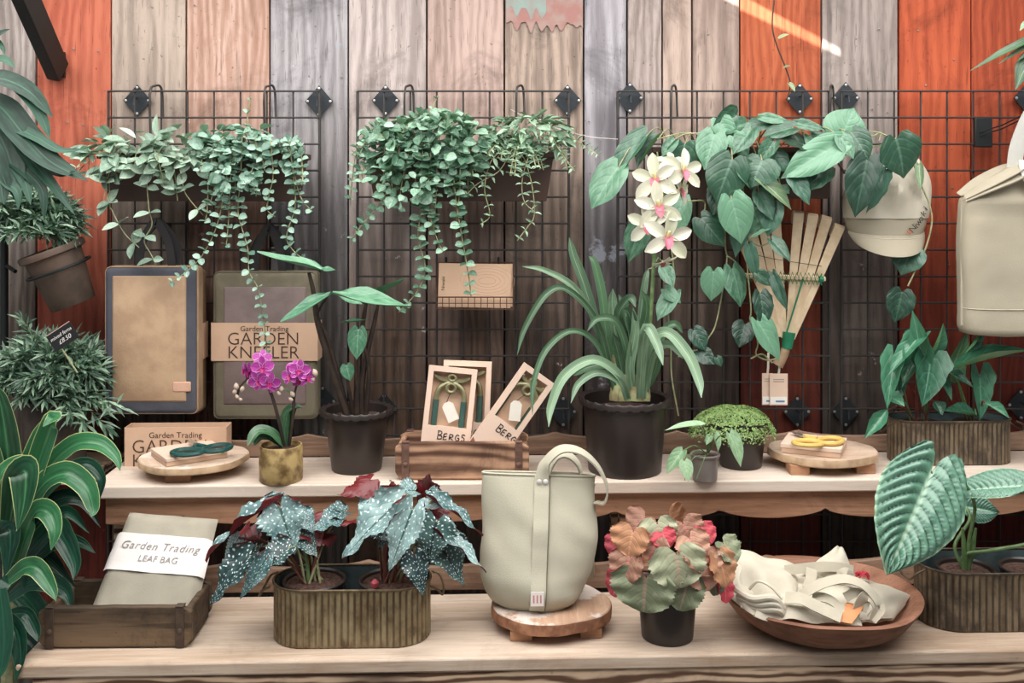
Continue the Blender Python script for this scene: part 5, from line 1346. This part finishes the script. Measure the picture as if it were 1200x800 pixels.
for k in range(7000):
    a = R.uniform(0, 2*PI); q = R.random()**.5; el = (1-q*q)**.5
    rr = 1+.12*noise.noise(V((math.cos(a)*q*3, math.sin(a)*q*3, 2)))
    n = V((math.cos(a)*q, math.sin(a)*q, el))
    p = cen+V((n.x*.118*rr, n.y*.085*rr, n.z*.052*rr-.015-.02*q*q+(-.02*R.random() if q > .85 else 0)))
    s_ = R.uniform(.0022, .0040); t_ = (V((R.uniform(-1, 1), R.uniform(-1, 1), R.uniform(-1, 1)))).normalized()
    nn_ = (n+V((R.uniform(-.7, .7), R.uniform(-.7, .7), R.uniform(-.3, .7)))).normalized(); t_ = (t_-nn_*t_.dot(nn_)).normalized(); b_ = nn_.cross(t_)
    mb.add([p-t_*s_, p+b_*s_*.7, p+t_*s_, p-b_*s_*.7], [(0, 1, 2, 3)], [(.5, 0), (1, .5), (.5, 1), (0, .5)])
tag(mb.build('foliage', L_moss, moss, world=True, recalc=False, smooth=False), kind='stuff')
mb = MB()
for k in range(40):
    a = R.uniform(0, 2*PI); q = R.uniform(.3, 1)
    mb.tube([mp+V((.03*math.cos(a)*q, .03*math.sin(a)*q, .11)), cen+V((.10*math.cos(a)*q, .07*math.sin(a)*q, .02-.03*q))], .0012, 4)
tag(mb.build('stems', M_vine2, moss, world=True), kind='stuff')

# ------------------------------------------------------------------ arrowhead plant in the upper oval planter
L_arrow = leafmat('arrowhead_leaf', '#3d7f5d', '#1a543a', '#7db596', 4, .25, back='#5b8f62', rough=.34, var=.35)
L_arrow2 = leafmat('pale_arrowhead_leaf', '#6f9f6b', '#4d7f52', '#93bd88', 5, .35, back='#6f9f6b', rough=.4, var=.2)
ARR = [(0, .95), (.1, .9), (.22, .74), (.4, .70), (.6, .52), (.8, .28), (1, .01)]
arr = [leaf_mesh('leaf', L_arrow, ARR, 10, 6, lobe=.33, cup=.22, droop=.15), leaf_mesh('leaf', L_arrow2, ARR, 10, 6, lobe=.2, cup=.2, droop=.15), leaf_mesh('leaf', L_arrow, LAN, 10, 4, cup=.3, droop=.15)]
def pl_root(zq, dx, label, name='arrowhead_plant'):
    return thing(name, label, 'plant', V((zq[0]+dx, zq[1], ZU+.02)))
zz = (zB[0], zB[1])
apA = pl_root(zz, -.075, 'arrowhead plant with drooping leaves, left pot in the upper oval planter')
apB = pl_root(zz, .07, 'arrowhead plant with a long pointed leaf, right pot in upper oval planter')
for r_ in (apA, apB):
    pot_part(r_, .042, .054, .085, M_black, .003, .01); soil_part(r_, .048, .07)
AL = [(apA, 1074, 398, 1040, 436, 22, 0, (-.5, -.6, .6)), (apA, 1079, 412, 1070, 366, 24, 0, (-.3, -.9, .1)), (apA, 1090, 424, 1084, 476, 40, 0, (.1, -.85, .5)), (apA, 1076, 416, 1056, 452, 20, 0, (-.5, -.7, .5)), (apA, 1048, 422, 1038, 478, 24, 0, (-.5, -.7, .3)), (apA, 1040, 480, 1014, 512, 14, 2, (-.3, -.8, .3)), (apA, 1046, 466, 1060, 474, 18, 0, (0, -.7, .6)), (apA, 1088, 418, 1109, 381, 15, 2, (.6, -.8, 0)), (apA, 1052, 440, 1052, 476, 20, 0, (.3, -.8, .3)), (apA, 1095, 470, 1105, 485, 14, 2, (0, -.6, .7)),
      (apB, 1113, 436, 1137, 388, 26, 1, (.2, -.95, .1)), (apB, 1112, 434, 1206, 404, 13, 2, (-.1, -.45, .9)), (apB, 1106, 434, 1143, 451, 20, 0, (.1, -.6, .8)), (apB, 1148, 440, 1152, 492, 27, 0, (.1, -.9, .3)), (apB, 1144, 487, 1108, 478, 14, 2, (0, -.5, .8)), (apB, 1154, 472, 1184, 488, 11, 2, (0, -.6, .7)), (apB, 1130, 414, 1157, 381, 8, 2, (.5, -.8, .2)), (apB, 1100, 440, 1118, 468, 18, 0, (.3, -.7, .5))]
R.seed(31)
for (rt, bx_, by_, tx, ty, w, kd, nz) in AL:
    d = 2.76+R.uniform(-.03, .03); B_ = P(bx_, by_, d)
    put('leaf', arr[kd], rt, leaf_m(B_, P(tx, ty, d-.03), w/1200*d*1.25, nz))
    q = MWORLD[rt].translation+V((R.uniform(-.02, .02), R.uniform(-.02, .02), .07))
    MB().tube(crom([q, q.lerp(B_, .55)+V((0, 0, .03)), B_], 5), .0022, 5).build('petiole', M_vine2 if R.random() < .6 else M_rstem, rt, world=True)

# ------------------------------------------------------------------ spotted begonias in the lower oval planter
L_mac = leafmat('spotted_leaf', '#8fa8a6', '#4f7172', '#2f4f47', 5, .6, back='#6b1a1f', rough=.4, spots=13, var=.3, slant=.5, sat=1.1, sth=(.21, .13))
L_macd = leafmat('dark_spotted_leaf', '#46605c', '#20393a', '#14282a', 5, .5, back='#5a161b', rough=.4, spots=13, var=.3, slant=.5, sat=1.1, sth=(.21, .13))
WING = [(0, .75), (.1, .98), (.25, 1), (.4, .86), (.6, .58), (.8, .3), (1, .01)]
mac = [leaf_mesh('leaf', L_mac, WING, 20, 6, lobe=.2, cup=.14, droop=.25, ripple=.07, rf=2.2, serr=.09, sf=2, asym=.25, seed=k) for k in (0, 2)]
macd = [leaf_mesh('leaf', L_macd, WING, 20, 6, lobe=.2, cup=.14, droop=.25, ripple=.07, rf=2.2, serr=.09, sf=2, asym=.25)]
bgL = thing('spotted_begonia', 'spotted begonia with red leaf backs, left pot in lower oval planter', 'plant', V((zA[0]-.088, zA[1], ZL+.01)))
bgR = thing('spotted_begonia', 'spotted begonia with red leaf backs, right pot in lower oval planter', 'plant', V((zA[0]+.088, zA[1], ZL+.01)))
for r_ in (bgL, bgR): pot_part(r_, .055, .072, .118, M_black, .003, .01); soil_part(r_, .067, .108)
BL = [(bgL, 328, 594, 346, 648, 40, 2.33, 0, 0, 0), (bgL, 318, 590, 232, 642, 27, 2.33, 0, .75, 0), (bgL, 322, 585, 296, 628, 22, 2.36, 0, .4, 0), (bgL, 292, 618, 272, 654, 24, 2.38, 0, .3, 1), (bgL, 338, 642, 296, 668, 28, 2.29, 1, .1, 0), (bgL, 292, 652, 240, 706, 30, 2.28, 1, .1, 0), (bgL, 312, 655, 280, 702, 18, 2.27, 0, -.4, 0), (bgL, 352, 600, 368, 622, 22, 2.38, 0, 0, 0), (bgL, 398, 608, 364, 618, 26, 2.37, 0, .3, 0), (bgL, 300, 640, 268, 670, 26, 2.35, 1, .3, 0), (bgL, 352, 590, 330, 600, 26, 2.42, 0, .2, 1), (bgL, 350, 625, 372, 650, 22, 2.36, 1, 0, 0), (bgL, 405, 600, 375, 605, 24, 2.40, 0, .3, 0), (bgL, 385, 625, 345, 635, 20, 2.38, 1, .3, 1), (bgL, 280, 630, 262, 662, 14, 2.34, 0, -.5, 0), (bgL, 368, 608, 388, 622, 20, 2.4, 0, .2, 1),
      (bgR, 466, 590, 394, 648, 36, 2.30, 0, .15, 0), (bgR, 484, 596, 454, 670, 32, 2.27, 0, -.2, 0), (bgR, 512, 610, 500, 658, 44, 2.30, 1, 0, 0), (bgR, 508, 584, 570, 619, 18, 2.34, 0, -.5, 0), (bgR, 516, 622, 574, 663, 19, 2.31, 0, -.4, 0), (bgR, 514, 636, 547, 684, 30, 2.32, 1, -.1, 0), (bgR, 486, 650, 496, 698, 24, 2.27, 1, .1, 0), (bgR, 434, 562, 398, 586, 26, 2.40, 0, .1, 1), (bgR, 500, 588, 506, 550, 28, 2.40, 0, .2, 1), (bgR, 470, 586, 450, 564, 26, 2.41, 0, 0, 1), (bgR, 512, 594, 520, 622, 18, 2.37, 0, .1, 1), (bgR, 486, 575, 462, 572, 24, 2.38, 0, .2, 0), (bgR, 500, 582, 516, 592, 24, 2.36, 0, .3, 0), (bgR, 440, 596, 402, 622, 22, 2.36, 0, .6, 1), (bgR, 448, 612, 470, 636, 26, 2.36, 1, .3, 0), (bgR, 440, 580, 418, 596, 26, 2.38, 0, .4, 0), (bgR, 530, 630, 540, 668, 26, 2.36, 1, 0, 0), (bgR, 470, 600, 440, 640, 26, 2.36, 1, .2, 0), (bgR, 452, 590, 430, 612, 24, 2.42, 0, 0, 0)]
R.seed(41)
for (rt, bx_, by_, tx, ty, w, d, kd, ro, fl) in BL:
    B_ = P(bx_, by_, d)
    me = (R.choice(mac) if kd == 0 else macd[0])
    put('leaf', me, rt, leaf_m(B_, P(tx, ty, d-.035), w/1200*d*1.25, (0, -.62, .8), ro, bool(fl)))
    q = MWORLD[rt].translation+V((R.uniform(-.025, .025), R.uniform(-.025, .02), .108))
    MB().tube(crom([q, q.lerp(B_, .5)+V((0, .01, .035)), B_], 5), .0028, 5).build('petiole', M_rstem if R.random() < .6 else M_vine, rt, world=True)
for rt, n in ((bgL, 3), (bgR, 4)):
    for k in range(n):
        q = MWORLD[rt].translation+V((R.uniform(-.025, .025), R.uniform(-.02, .02), .10))
        MB().tube([q, q+V((R.uniform(-.02, .02), 0, .06)), q+V((R.uniform(-.04, .04), 0, .13))], [.005, .0045, .003], 6).build('stem', M_vine2 if k % 2 else M_rstem, rt, world=True)
MB().lathe([(.001, 0), (.008, .006), (.009, .016), (.002, .024)], 10, M=Matrix.Translation((-.03, -.05, .112))).build('pink_bud', plain('pink_bud', '#c4515c', .5), bgR)

# ------------------------------------------------------------------ red and olive begonia
def bmat(n, a, b, v, bk): return leafmat(n, a, b, v, 5, .3, back=bk, rough=.55, var=.3, slant=.6, sat=.92, spec=.3)
LB = [bmat('olive_begonia_leaf', '#a6ab8b', '#7c8868', '#c09a86', '#a8434a'), bmat('peach_begonia_leaf', '#bd8e74', '#946852', '#c9746a', '#b53a40'), bmat('red_begonia_leaf', '#c22f42', '#9a2233', '#d86a6a', '#bf2f3f'), bmat('rust_begonia_leaf', '#a87650', '#7d5439', '#c98a6a', '#a8362f')]
RUF = [(0, .92), (.08, 1.0), (.25, 1), (.5, .97), (.75, .78), (.9, .5), (1, .18)]
beg = [[leaf_mesh('leaf', m, RUF, 18, 8, lobe=.26, cup=.12, droop=.22, ripple=.06, rf=2.6, serr=.04, sf=2, asym=.15, seed=k) for k in (0, 2)] for m in LB]
bp = V((P(782, 0, 2.354).x, 2.354, ZL))
bb = thing('potted_begonia', 'bushy begonia with olive, peach and red ruffled leaves in black pot', 'plant', bp)
pot_part(bb, .057, .073, .122, M_black, .004, .012)
soil_part(bb, .066, .108)
GB = [(757, 676, 752, 718, 66, 2.25, 0, 0), (792, 648, 800, 690, 60, 2.24, 0, 0), (806, 680, 798, 716, 40, 2.26, 0, 0), (770, 612, 776, 640, 40, 2.30, 0, 0), (742, 622, 734, 650, 42, 2.28, 3, 0), (738, 652, 730, 682, 38, 2.27, 1, 0), (768, 634, 760, 662, 34, 2.27, 1, 0), (808, 630, 822, 655, 40, 2.27, 1, 0), (826, 650, 838, 672, 38, 2.27, 1, 0), (800, 612, 812, 634, 42, 2.31, 1, 0), (784, 605, 796, 618, 50, 2.34, 3, 1), (842, 652, 856, 686, 36, 2.28, 3, 0), (848, 636, 866, 656, 34, 2.31, 0, 0), (728, 632, 718, 652, 30, 2.32, 2, 0), (730, 672, 716, 696, 28, 2.32, 2, 0), (848, 680, 854, 706, 22, 2.31, 2, 0), (822, 618, 836, 634, 26, 2.31, 2, 0), (756, 606, 740, 622, 34, 2.34, 1, 0), (788, 660, 772, 690, 40, 2.27, 0, .2), (822, 668, 832, 690, 36, 2.27, 1, .2), (836, 676, 842, 696, 28, 2.30, 0, 0), (746, 656, 738, 676, 26, 2.30, 3, .2), (776, 624, 784, 640, 26, 2.28, 2, .1), (812, 648, 826, 668, 30, 2.26, 1, -.2), (762, 645, 770, 662, 30, 2.27, 3, 0)]
R.seed(51)
for (bx_, by_, tx, ty, w, d, kd, ro) in GB:
    B_ = P(bx_, by_, d)
    put('leaf', R.choice(beg[kd]), bb, leaf_m(B_, P(tx, ty, d-.02), w/1200*d*1.1, (V((bx_-785, 0, 0))*.008+V((0, -.75, .65))), ro))
    q = bp+V((R.uniform(-.03, .03), R.uniform(-.03, .02), .105))
    MB().tube(crom([q, q.lerp(B_, .5)+V((0, 0, .02)), B_], 4), .0024, 5).build('petiole', M_rstem, bb, world=True)

# ------------------------------------------------------------------ large veined leaf plant in the right planter
L_anth = leafmat('veined_leaf', '#5f9077', '#3a6f58', '#234f3e', 12, .75, midc='#a6c9ab', back='#4d8060', rough=.3, edge='#93bf9c', edgew=.92, var=.1, slant=.3, spec=.7)  # dark side lines are furrow shade painted into the leaf colour
ANT = [(0, .64), (.05, .80), (.12, .93), (.25, 1), (.45, .93), (.65, .72), (.82, .42), (.93, .17), (1, .01)]
anth = leaf_mesh('leaf', L_anth, ANT, 96, 24, lobe=.24, cup=.03, droop=.12, quilt=.11, qn=12)
anth2 = leaf_mesh('leaf', L_anth, ANT, 84, 20, lobe=.16, cup=.10, droop=.10, quilt=.10, qn=12)
an = thing('veined_leaf_plant', 'plant with one huge quilted heart leaf, left pot in dark lower planter', 'plant', V((zC[0]-.075, zC[1]-.005, ZL+.01)))
pot_part(an, .05, .066, .115, M_black, .003, .01); soil_part(an, .06, .103)
def big(b, t, db, dt, w, nz, me, ro=0):
    put('leaf', me, an, leaf_m(P(*b, db), P(*t, dt), w, nz, ro))
    return P(*b, db)
q = MWORLD[an].translation+V((0, 0, .10))
b1 = big((1091, 554), (1043, 672), 2.34, 2.24, .198, (.05, -.85, .5), anth)
b2 = big((1196, 570), (1108, 574), 2.36, 2.44, .1, (.05, -.5, .86), anth2)
b3 = big((1132, 594), (1172, 600), 2.5, 2.5, .075, (0, -.8, .5), anth2)
for pts in ([q, q+V((.0, -.02, .09)), P(1142, 590, 2.42), P(1120, 556, 2.38), b1], [q, P(1130, 650, 2.44), P(1165, 644, 2.4), P(1215, 632, 2.38), P(1225, 600, 2.37), b2], [q, P(1119, 640, 2.46), P(1136, 610, 2.47), b3]):
    MB().tube(crom(pts, 6), .0042, 7).build('petiole', M_vine2, an, world=True)
for dx in (-.006, .01): MB().tube([q, q+V((dx, -.01, .05)), q+V((dx*2, -.01, .11))], [.008, .008, .003], 8).build('stem', M_vine2, an, world=True)
an2 = thing('veined_leaf_plant', 'second small plant pot in the dark lower planter at the frame edge', 'plant', V((zC[0]+.075, zC[1]-.005, ZL+.01)))
pot_part(an2, .05, .066, .115, M_black, .003, .01); soil_part(an2, .06, .103)
q = MWORLD[an2].translation+V((.02, 0, .10))
MB().tube(crom([q, q+V((.03, 0, .1)), q+V((.08, 0, .18))], 5), .004, 7).build('petiole', M_vine2, an2, world=True)
put('leaf', anth2, an2, leaf_m(q+V((.08, 0, .18)), q+V((.2, -.04, .12)), .12, (0, -.5, .8)))

# ------------------------------------------------------------------ left side plants
L_drac = leafmat('yellow_edged_leaf', '#316641', '#133b26', '#4f8a58', 0, .3, back='#3e6f48', edge='#b9c384', edgew=.91, rough=.28, along=5, var=.4, spec=.4, sat=1)
L_dracd = leafmat('dark_glossy_leaf', '#1f4a38', '#0e2a20', '#2f5f48', 0, .3, back='#1f4030', edge='#4c6f4c', edgew=.91, rough=.28, along=5, var=.4, spec=.4, sat=1)
dc = V((P(8, 0, 2.45).x, 2.45, 0))
dr_ = thing('yellow_edged_plant', 'large floor plant with yellow-edged arching leaves beside the stand', 'plant', dc)
pot_part(dr_, .11, .14, .26, M_black, .008, .03); soil_part(dr_, .125, .235)
MB().tube([dc+V((0, 0, .22)), dc+V((.01, 0, .55)), dc+V((.0, 0, .98))], [.022, .019, .012], 8).build('trunk', M_vine, dr_, world=True)
DL = [([(15, 640), (12, 580), (8, 520), (0, 470), (-8, 450)], 36, 2.42, 2.40, 0), ([(20, 640), (32, 570), (48, 520), (58, 495), (64, 480)], 32, 2.44, 2.44, 0), ([(25, 640), (40, 560), (60, 500), (62, 490), (50, 500)], 28, 2.38, 2.3, 0), ([(18, 640), (50, 560), (85, 523), (115, 520), (135, 535), (141, 552)], 26, 2.4, 2.33, 0), ([(15, 640), (45, 575), (75, 555), (100, 570), (109, 595), (107, 606)], 30, 2.36, 2.3, 0), ([(12, 610), (22, 560), (30, 555), (28, 590), (20, 622)], 38, 2.3, 2.2, 0), ([(0, 600), (15, 560), (25, 545), (5, 550), (-10, 575)], 26, 2.34, 2.28, 0),
      ([(20, 660), (38, 605), (55, 600), (64, 620), (60, 645)], 28, 2.32, 2.25, 0), ([(10, 680), (30, 665), (45, 668), (60, 690), (66, 704)], 24, 2.28, 2.22, 0), ([(15, 670), (60, 620), (75, 630), (88, 660), (86, 680)], 28, 2.36, 2.28, 1), ([(15, 680), (60, 640), (90, 635), (112, 648)], 20, 2.42, 2.38, 1), ([(10, 700), (40, 680), (75, 690), (85, 715)], 26, 2.36, 2.3, 1), ([(10, 720), (30, 720), (42, 740), (44, 752)], 18, 2.28, 2.24, 1), ([(5, 720), (20, 740), (24, 770), (18, 800)], 22, 2.26, 2.2, 1), ([(0, 690), (5, 740), (2, 780), (-6, 800)], 26, 2.24, 2.2, 1),
      ([(10, 640), (20, 630), (30, 650), (28, 690)], 30, 2.4, 2.34, 1), ([(5, 650), (50, 580), (95, 545), (118, 560), (115, 590)], 20, 2.46, 2.42, 1), ([(5, 660), (40, 650), (60, 655), (90, 690)], 24, 2.42, 2.4, 1), ([(0, 640), (10, 620), (12, 640), (6, 680)], 30, 2.33, 2.28, 1), ([(10, 640), (60, 590), (95, 585), (118, 618)], 22, 2.46, 2.42, 1), ([(5, 730), (40, 715), (60, 735), (70, 760)], 26, 2.44, 2.42, 1), ([(0, 760), (20, 745), (45, 765), (50, 800)], 26, 2.42, 2.38, 1), ([(0, 620), (-6, 560), (-12, 520), (-18, 490)], 34, 2.4, 2.4, 0), ([(0, 680), (30, 700), (50, 730), (56, 770)], 28, 2.40, 2.36, 1), ([(10, 650), (55, 615), (80, 600), (105, 625)], 20, 2.50, 2.5, 1), ([(8, 660), (40, 620), (50, 640), (55, 680)], 28, 2.46, 2.44, 1)]
for pts, w, d0, d1, k in DL:
    rib_leaf(dr_, pxs(pts, d0, d1), w*.95/1200*d0, (.15, -.8, .6), (L_drac, L_dracd)[k], 6, .08, .10, twist=R.uniform(-.5, .5), tab=[(0, .6), (.2, .9), (.4, 1), (.6, .85), (.8, .5), (.93, .2), (1, .01)])

# needle-leaved plants in hanging pots
L_need = leafmat('needle_leaf', '#86a386', '#3f6850', '#7f9f80', 0, .2, back='#5c7a60', rough=.4, var=.7)
M_terr = plain('dull_terracotta', '#665347', .7, c2='#40372f', vs=9, bump=.25, bs=60)
M_cem = plain('dark_clay', '#5c4f47', .8, c2='#3b342f', vs=8, bump=.25, bs=60)
def needles(root, cen, rx, ry, rz, n, ln, w, seed, extra=()):
    R.seed(seed); mb = MB(); sm_ = MB()
    tips = []
    for k in range(n):
        a = R.uniform(0, 2*PI); e = R.uniform(-.45, 1); q = (1-e*e)**.5
        tips.append(cen+V((math.cos(a)*q*rx, math.sin(a)*q*ry, e*rz))*1.0)
    for tp in list(tips)+list(extra):
        b = cen+(tp-cen)*.15+V((0, 0, -rz*.4))
        cv = crom([b, b.lerp(tp, .5)+V((0, 0, rz*.22)), tp], 4)
        sm_.tube(cv, .0012, 3)
        for i in range(2, len(cv)):
            for j in range(6):
                p = cv[i-1].lerp(cv[i], j/6.0); t = (cv[i]-cv[i-1]).normalized()
                dd = (t*.7+V((R.uniform(-1, 1), R.uniform(-1, .7), R.uniform(-.6, .9)))).normalized(); l_ = ln*R.uniform(.6, 1.2)
                nz = V((R.uniform(-.5, .5), -.6, .8)); s = dd.cross(nz).normalized()*w*.5; m_ = p+dd*l_*.5
                tpn = p+dd*l_+V((0, 0, -.12*l_))
                mb.add([p, m_+s, tpn, m_-s], [(0, 1, 2, 3)], [(.5, 0), (1, .5), (.5, 1), (0, .5)])
    tag(mb.build('foliage', L_need, root, world=True, recalc=False, smooth=False), kind='stuff')
    tag(sm_.build('twigs', M_vine2, root, world=True), kind='stuff')
pc = P(86, 356, 2.82); ax = (P(60, 293, 2.80)-pc).normalized()
Mp = frame(pc, V((1, 0, 0)), ax)
np1 = thing('hanging_fern', 'needle-leaved plant in a tilted dull terracotta pot on the left pole', 'plant', M=Mp)
pot_part(np1, .058, .088, .165, M_terr, .01, .022, 0, 40)
soil_part(np1, .076, .14)
hh = pc+ax*.15
MB().tube([hh+V((.0, 0, 0))+(Mp.to_3x3() @ V((.084*math.cos(a), .084*math.sin(a), -.045))) for a in [2*PI*k/28 for k in range(28)]], .004, 7, closed=True).build('ring', M_strut, np1, world=True)
MB().tube(crom([P(18, 318, 2.86), P(8, 312, 2.89), P(5, 318, 2.9)], 4), .006, 6).build('ring_arm', M_strut, np1, world=True)
needles(np1, P(38, 262, 2.80), .13, .10, .085, 70, .046, .008, 5, [P(68, 235, 2.8), P(80, 255, 2.8), P(70, 282, 2.78)])
c2_ = V((P(66, 0, 2.82).x, 2.82, P(0, 545, 2.82).z))
np2 = thing('needle_leaf_plant', 'bushy needle-leaved plant with a black price sign in a dark clay pot', 'plant', c2_)
pot_part(np2, .075, .094, .19, M_cem, .008, .02); soil_part(np2, .08, .16)
needles(np2, P(62, 440, 2.80), .155, .12, .105, 110, .05, .0085, 6, [P(120, 480, 2.72), P(140, 478, 2.72), P(128, 505, 2.72), P(100, 500, 2.70), P(85, 490, 2.68), P(25, 372, 2.8), P(118, 430, 2.75)])
tag(MB().box((c2_.x, 2.87, c2_.z-.02), (.24, .26, .024)).build('wall_bracket_shelf', M_lapr, bevel=.002), 'small rough wooden shelf under the needle-leaved plant pot', 'shelf')
sgM = Matrix.Translation(P(73.5, 394.5, 2.70)) @ Matrix.Rotation(-.58, 4, 'Y')
sg = thing('price_sign', 'small black slate price sign with white handwriting stuck among needle leaves', 'sign', M=sgM)
MB().prism([(-.036, -.024), (.036, -.024), (.036, .024), (-.036, .024)], -.002, .002).build('slate', plain('black_slate', '#1d1d1f', .6), sg, smooth=False)
MB().box((0, 0, .0245), (.072, .0042, .0022)).build('edge', plain('pale_edge_wood', '#c8a59a', .7), sg)
MB().tube([(-.02, .001, -.02), (-.02, .001, -.1)], .0025, 6).build('stake', M_vine, sg)
text('lettering', 'mixed ferns', .0135, M_white, sg, sgM @ facing((0, -.0024, .008)), .3)
text('lettering', '£8.50', .0165, M_white, sg, sgM @ facing((.002, -.0024, -.0085)), .3)

# lobed plant hanging in from the upper left
L_lobe = leafmat('lobed_leaf', '#274f3c', '#0f2d21', '#44715a', 0, .25, back='#2a4f3c', rough=.5, var=.35, spec=.3)
lb = thing('lobed_hanging_plant', 'large plant with deeply lobed drooping leaves hanging at upper left', 'plant', P(-60, 150, 2.35))
pot_part(lb, .07, .10, .15, M_terr, .008, .02, M=Matrix.Translation((-.02, 0, -.1)))
MB().tube([(-.02, 0, .04), (-.02, 0, .45)], .003, 5).build('cord', M_strut, lb)
def lobed(specs, mat=L_lobe):
    mb = MB()
    for pts, w, d0, d1, tb_ in specs:
        cv = pxs(pts, d0, d1); n = len(cv)
        mb.ribbon(cv, [w/1200*d0*lin(i/(n-1), tb_) for i in range(n)], (.2, -.75, .65), 4, .06, .05)
    mb.build('leaf', mat, lb, world=True, recalc=False, sharp=180)
tA = [(0, .5), (.3, 1), (.6, .9), (.85, .5), (1, .02)]; tB = [(0, .95), (.3, .9), (.6, .7), (.85, .4), (1, .02)]
lobed([([(-30, 100), (0, 92), (35, 108), (62, 138)], 26, 2.2, 2.18, tA), ([(20, 100), (40, 122), (52, 145), (58, 162)], 18, 2.19, 2.17, tB)])
lobed([([(-30, 110), (0, 125), (30, 160), (60, 190), (103, 212)], 36, 2.22, 2.12, tA), ([(20, 150), (45, 162), (70, 176), (100, 175)], 16, 2.18, 2.14, tB), ([(40, 175), (60, 198), (75, 205), (90, 200)], 14, 2.17, 2.12, tB), ([(15, 150), (35, 185), (60, 215), (88, 252)], 20, 2.19, 2.12, tB)])
lobed([([(-30, 120), (0, 160), (15, 200), (18, 235)], 34, 2.2, 2.13, tA), ([(0, 165), (20, 195), (30, 215), (36, 240)], 20, 2.18, 2.13, tB), ([(5, 180), (35, 205), (50, 225), (52, 260)], 18, 2.17, 2.13, tB)])
lobed([([(-30, 90), (-8, 72), (5, 70), (18, 80)], 14, 2.25, 2.22, tA)])
lobed([([(-30, 60), (-8, 45), (0, 40), (12, 34)], 14, 2.26, 2.24, tA), ([(-20, 50), (-6, 48), (2, 55), (6, 64)], 10, 2.26, 2.24, tB)])
lobed([([(-40, 140), (-10, 180), (0, 215), (5, 240)], 28, 2.16, 2.12, tA), ([(-10, 190), (10, 215), (20, 225), (22, 245)], 16, 2.15, 2.12, tB)])

# strap leaves reaching in from the upper right
trp = thing('strap_leaf_plant', 'dark green strap-leaved plant hanging into the upper right corner', 'plant', P(1290, 60, 2.62))
pot_part(trp, .07, .09, .14, M_black, .006, .015, M=Matrix.Translation((0, 0, -.13)))
MB().tube([(0, 0, .0), (0, 0, .45)], .003, 5).build('cord', M_strut, trp)
for pts, w, k in (([(1280, 40), (1225, 42), (1185, 58), (1137, 83)], 11, 1), ([(1280, 45), (1220, 48), (1195, 60), (1170, 75)], 7, 0), ([(1280, 50), (1230, 60), (1205, 75), (1190, 105)], 20, 1), ([(1280, 30), (1230, 22), (1205, 28), (1195, 36)], 9, 0), ([(1280, 50), (1230, 50), (1210, 60), (1192, 72)], 8, 1)):
    rib_leaf(trp, pxs(pts, 2.62, 2.6), w*1.4/1200*2.6, (0, -.5, .85), (L_strap, L_strapd)[k], 4, .12, .12, tab=[(0, .8), (.4, 1), (.75, .75), (1, .04)])
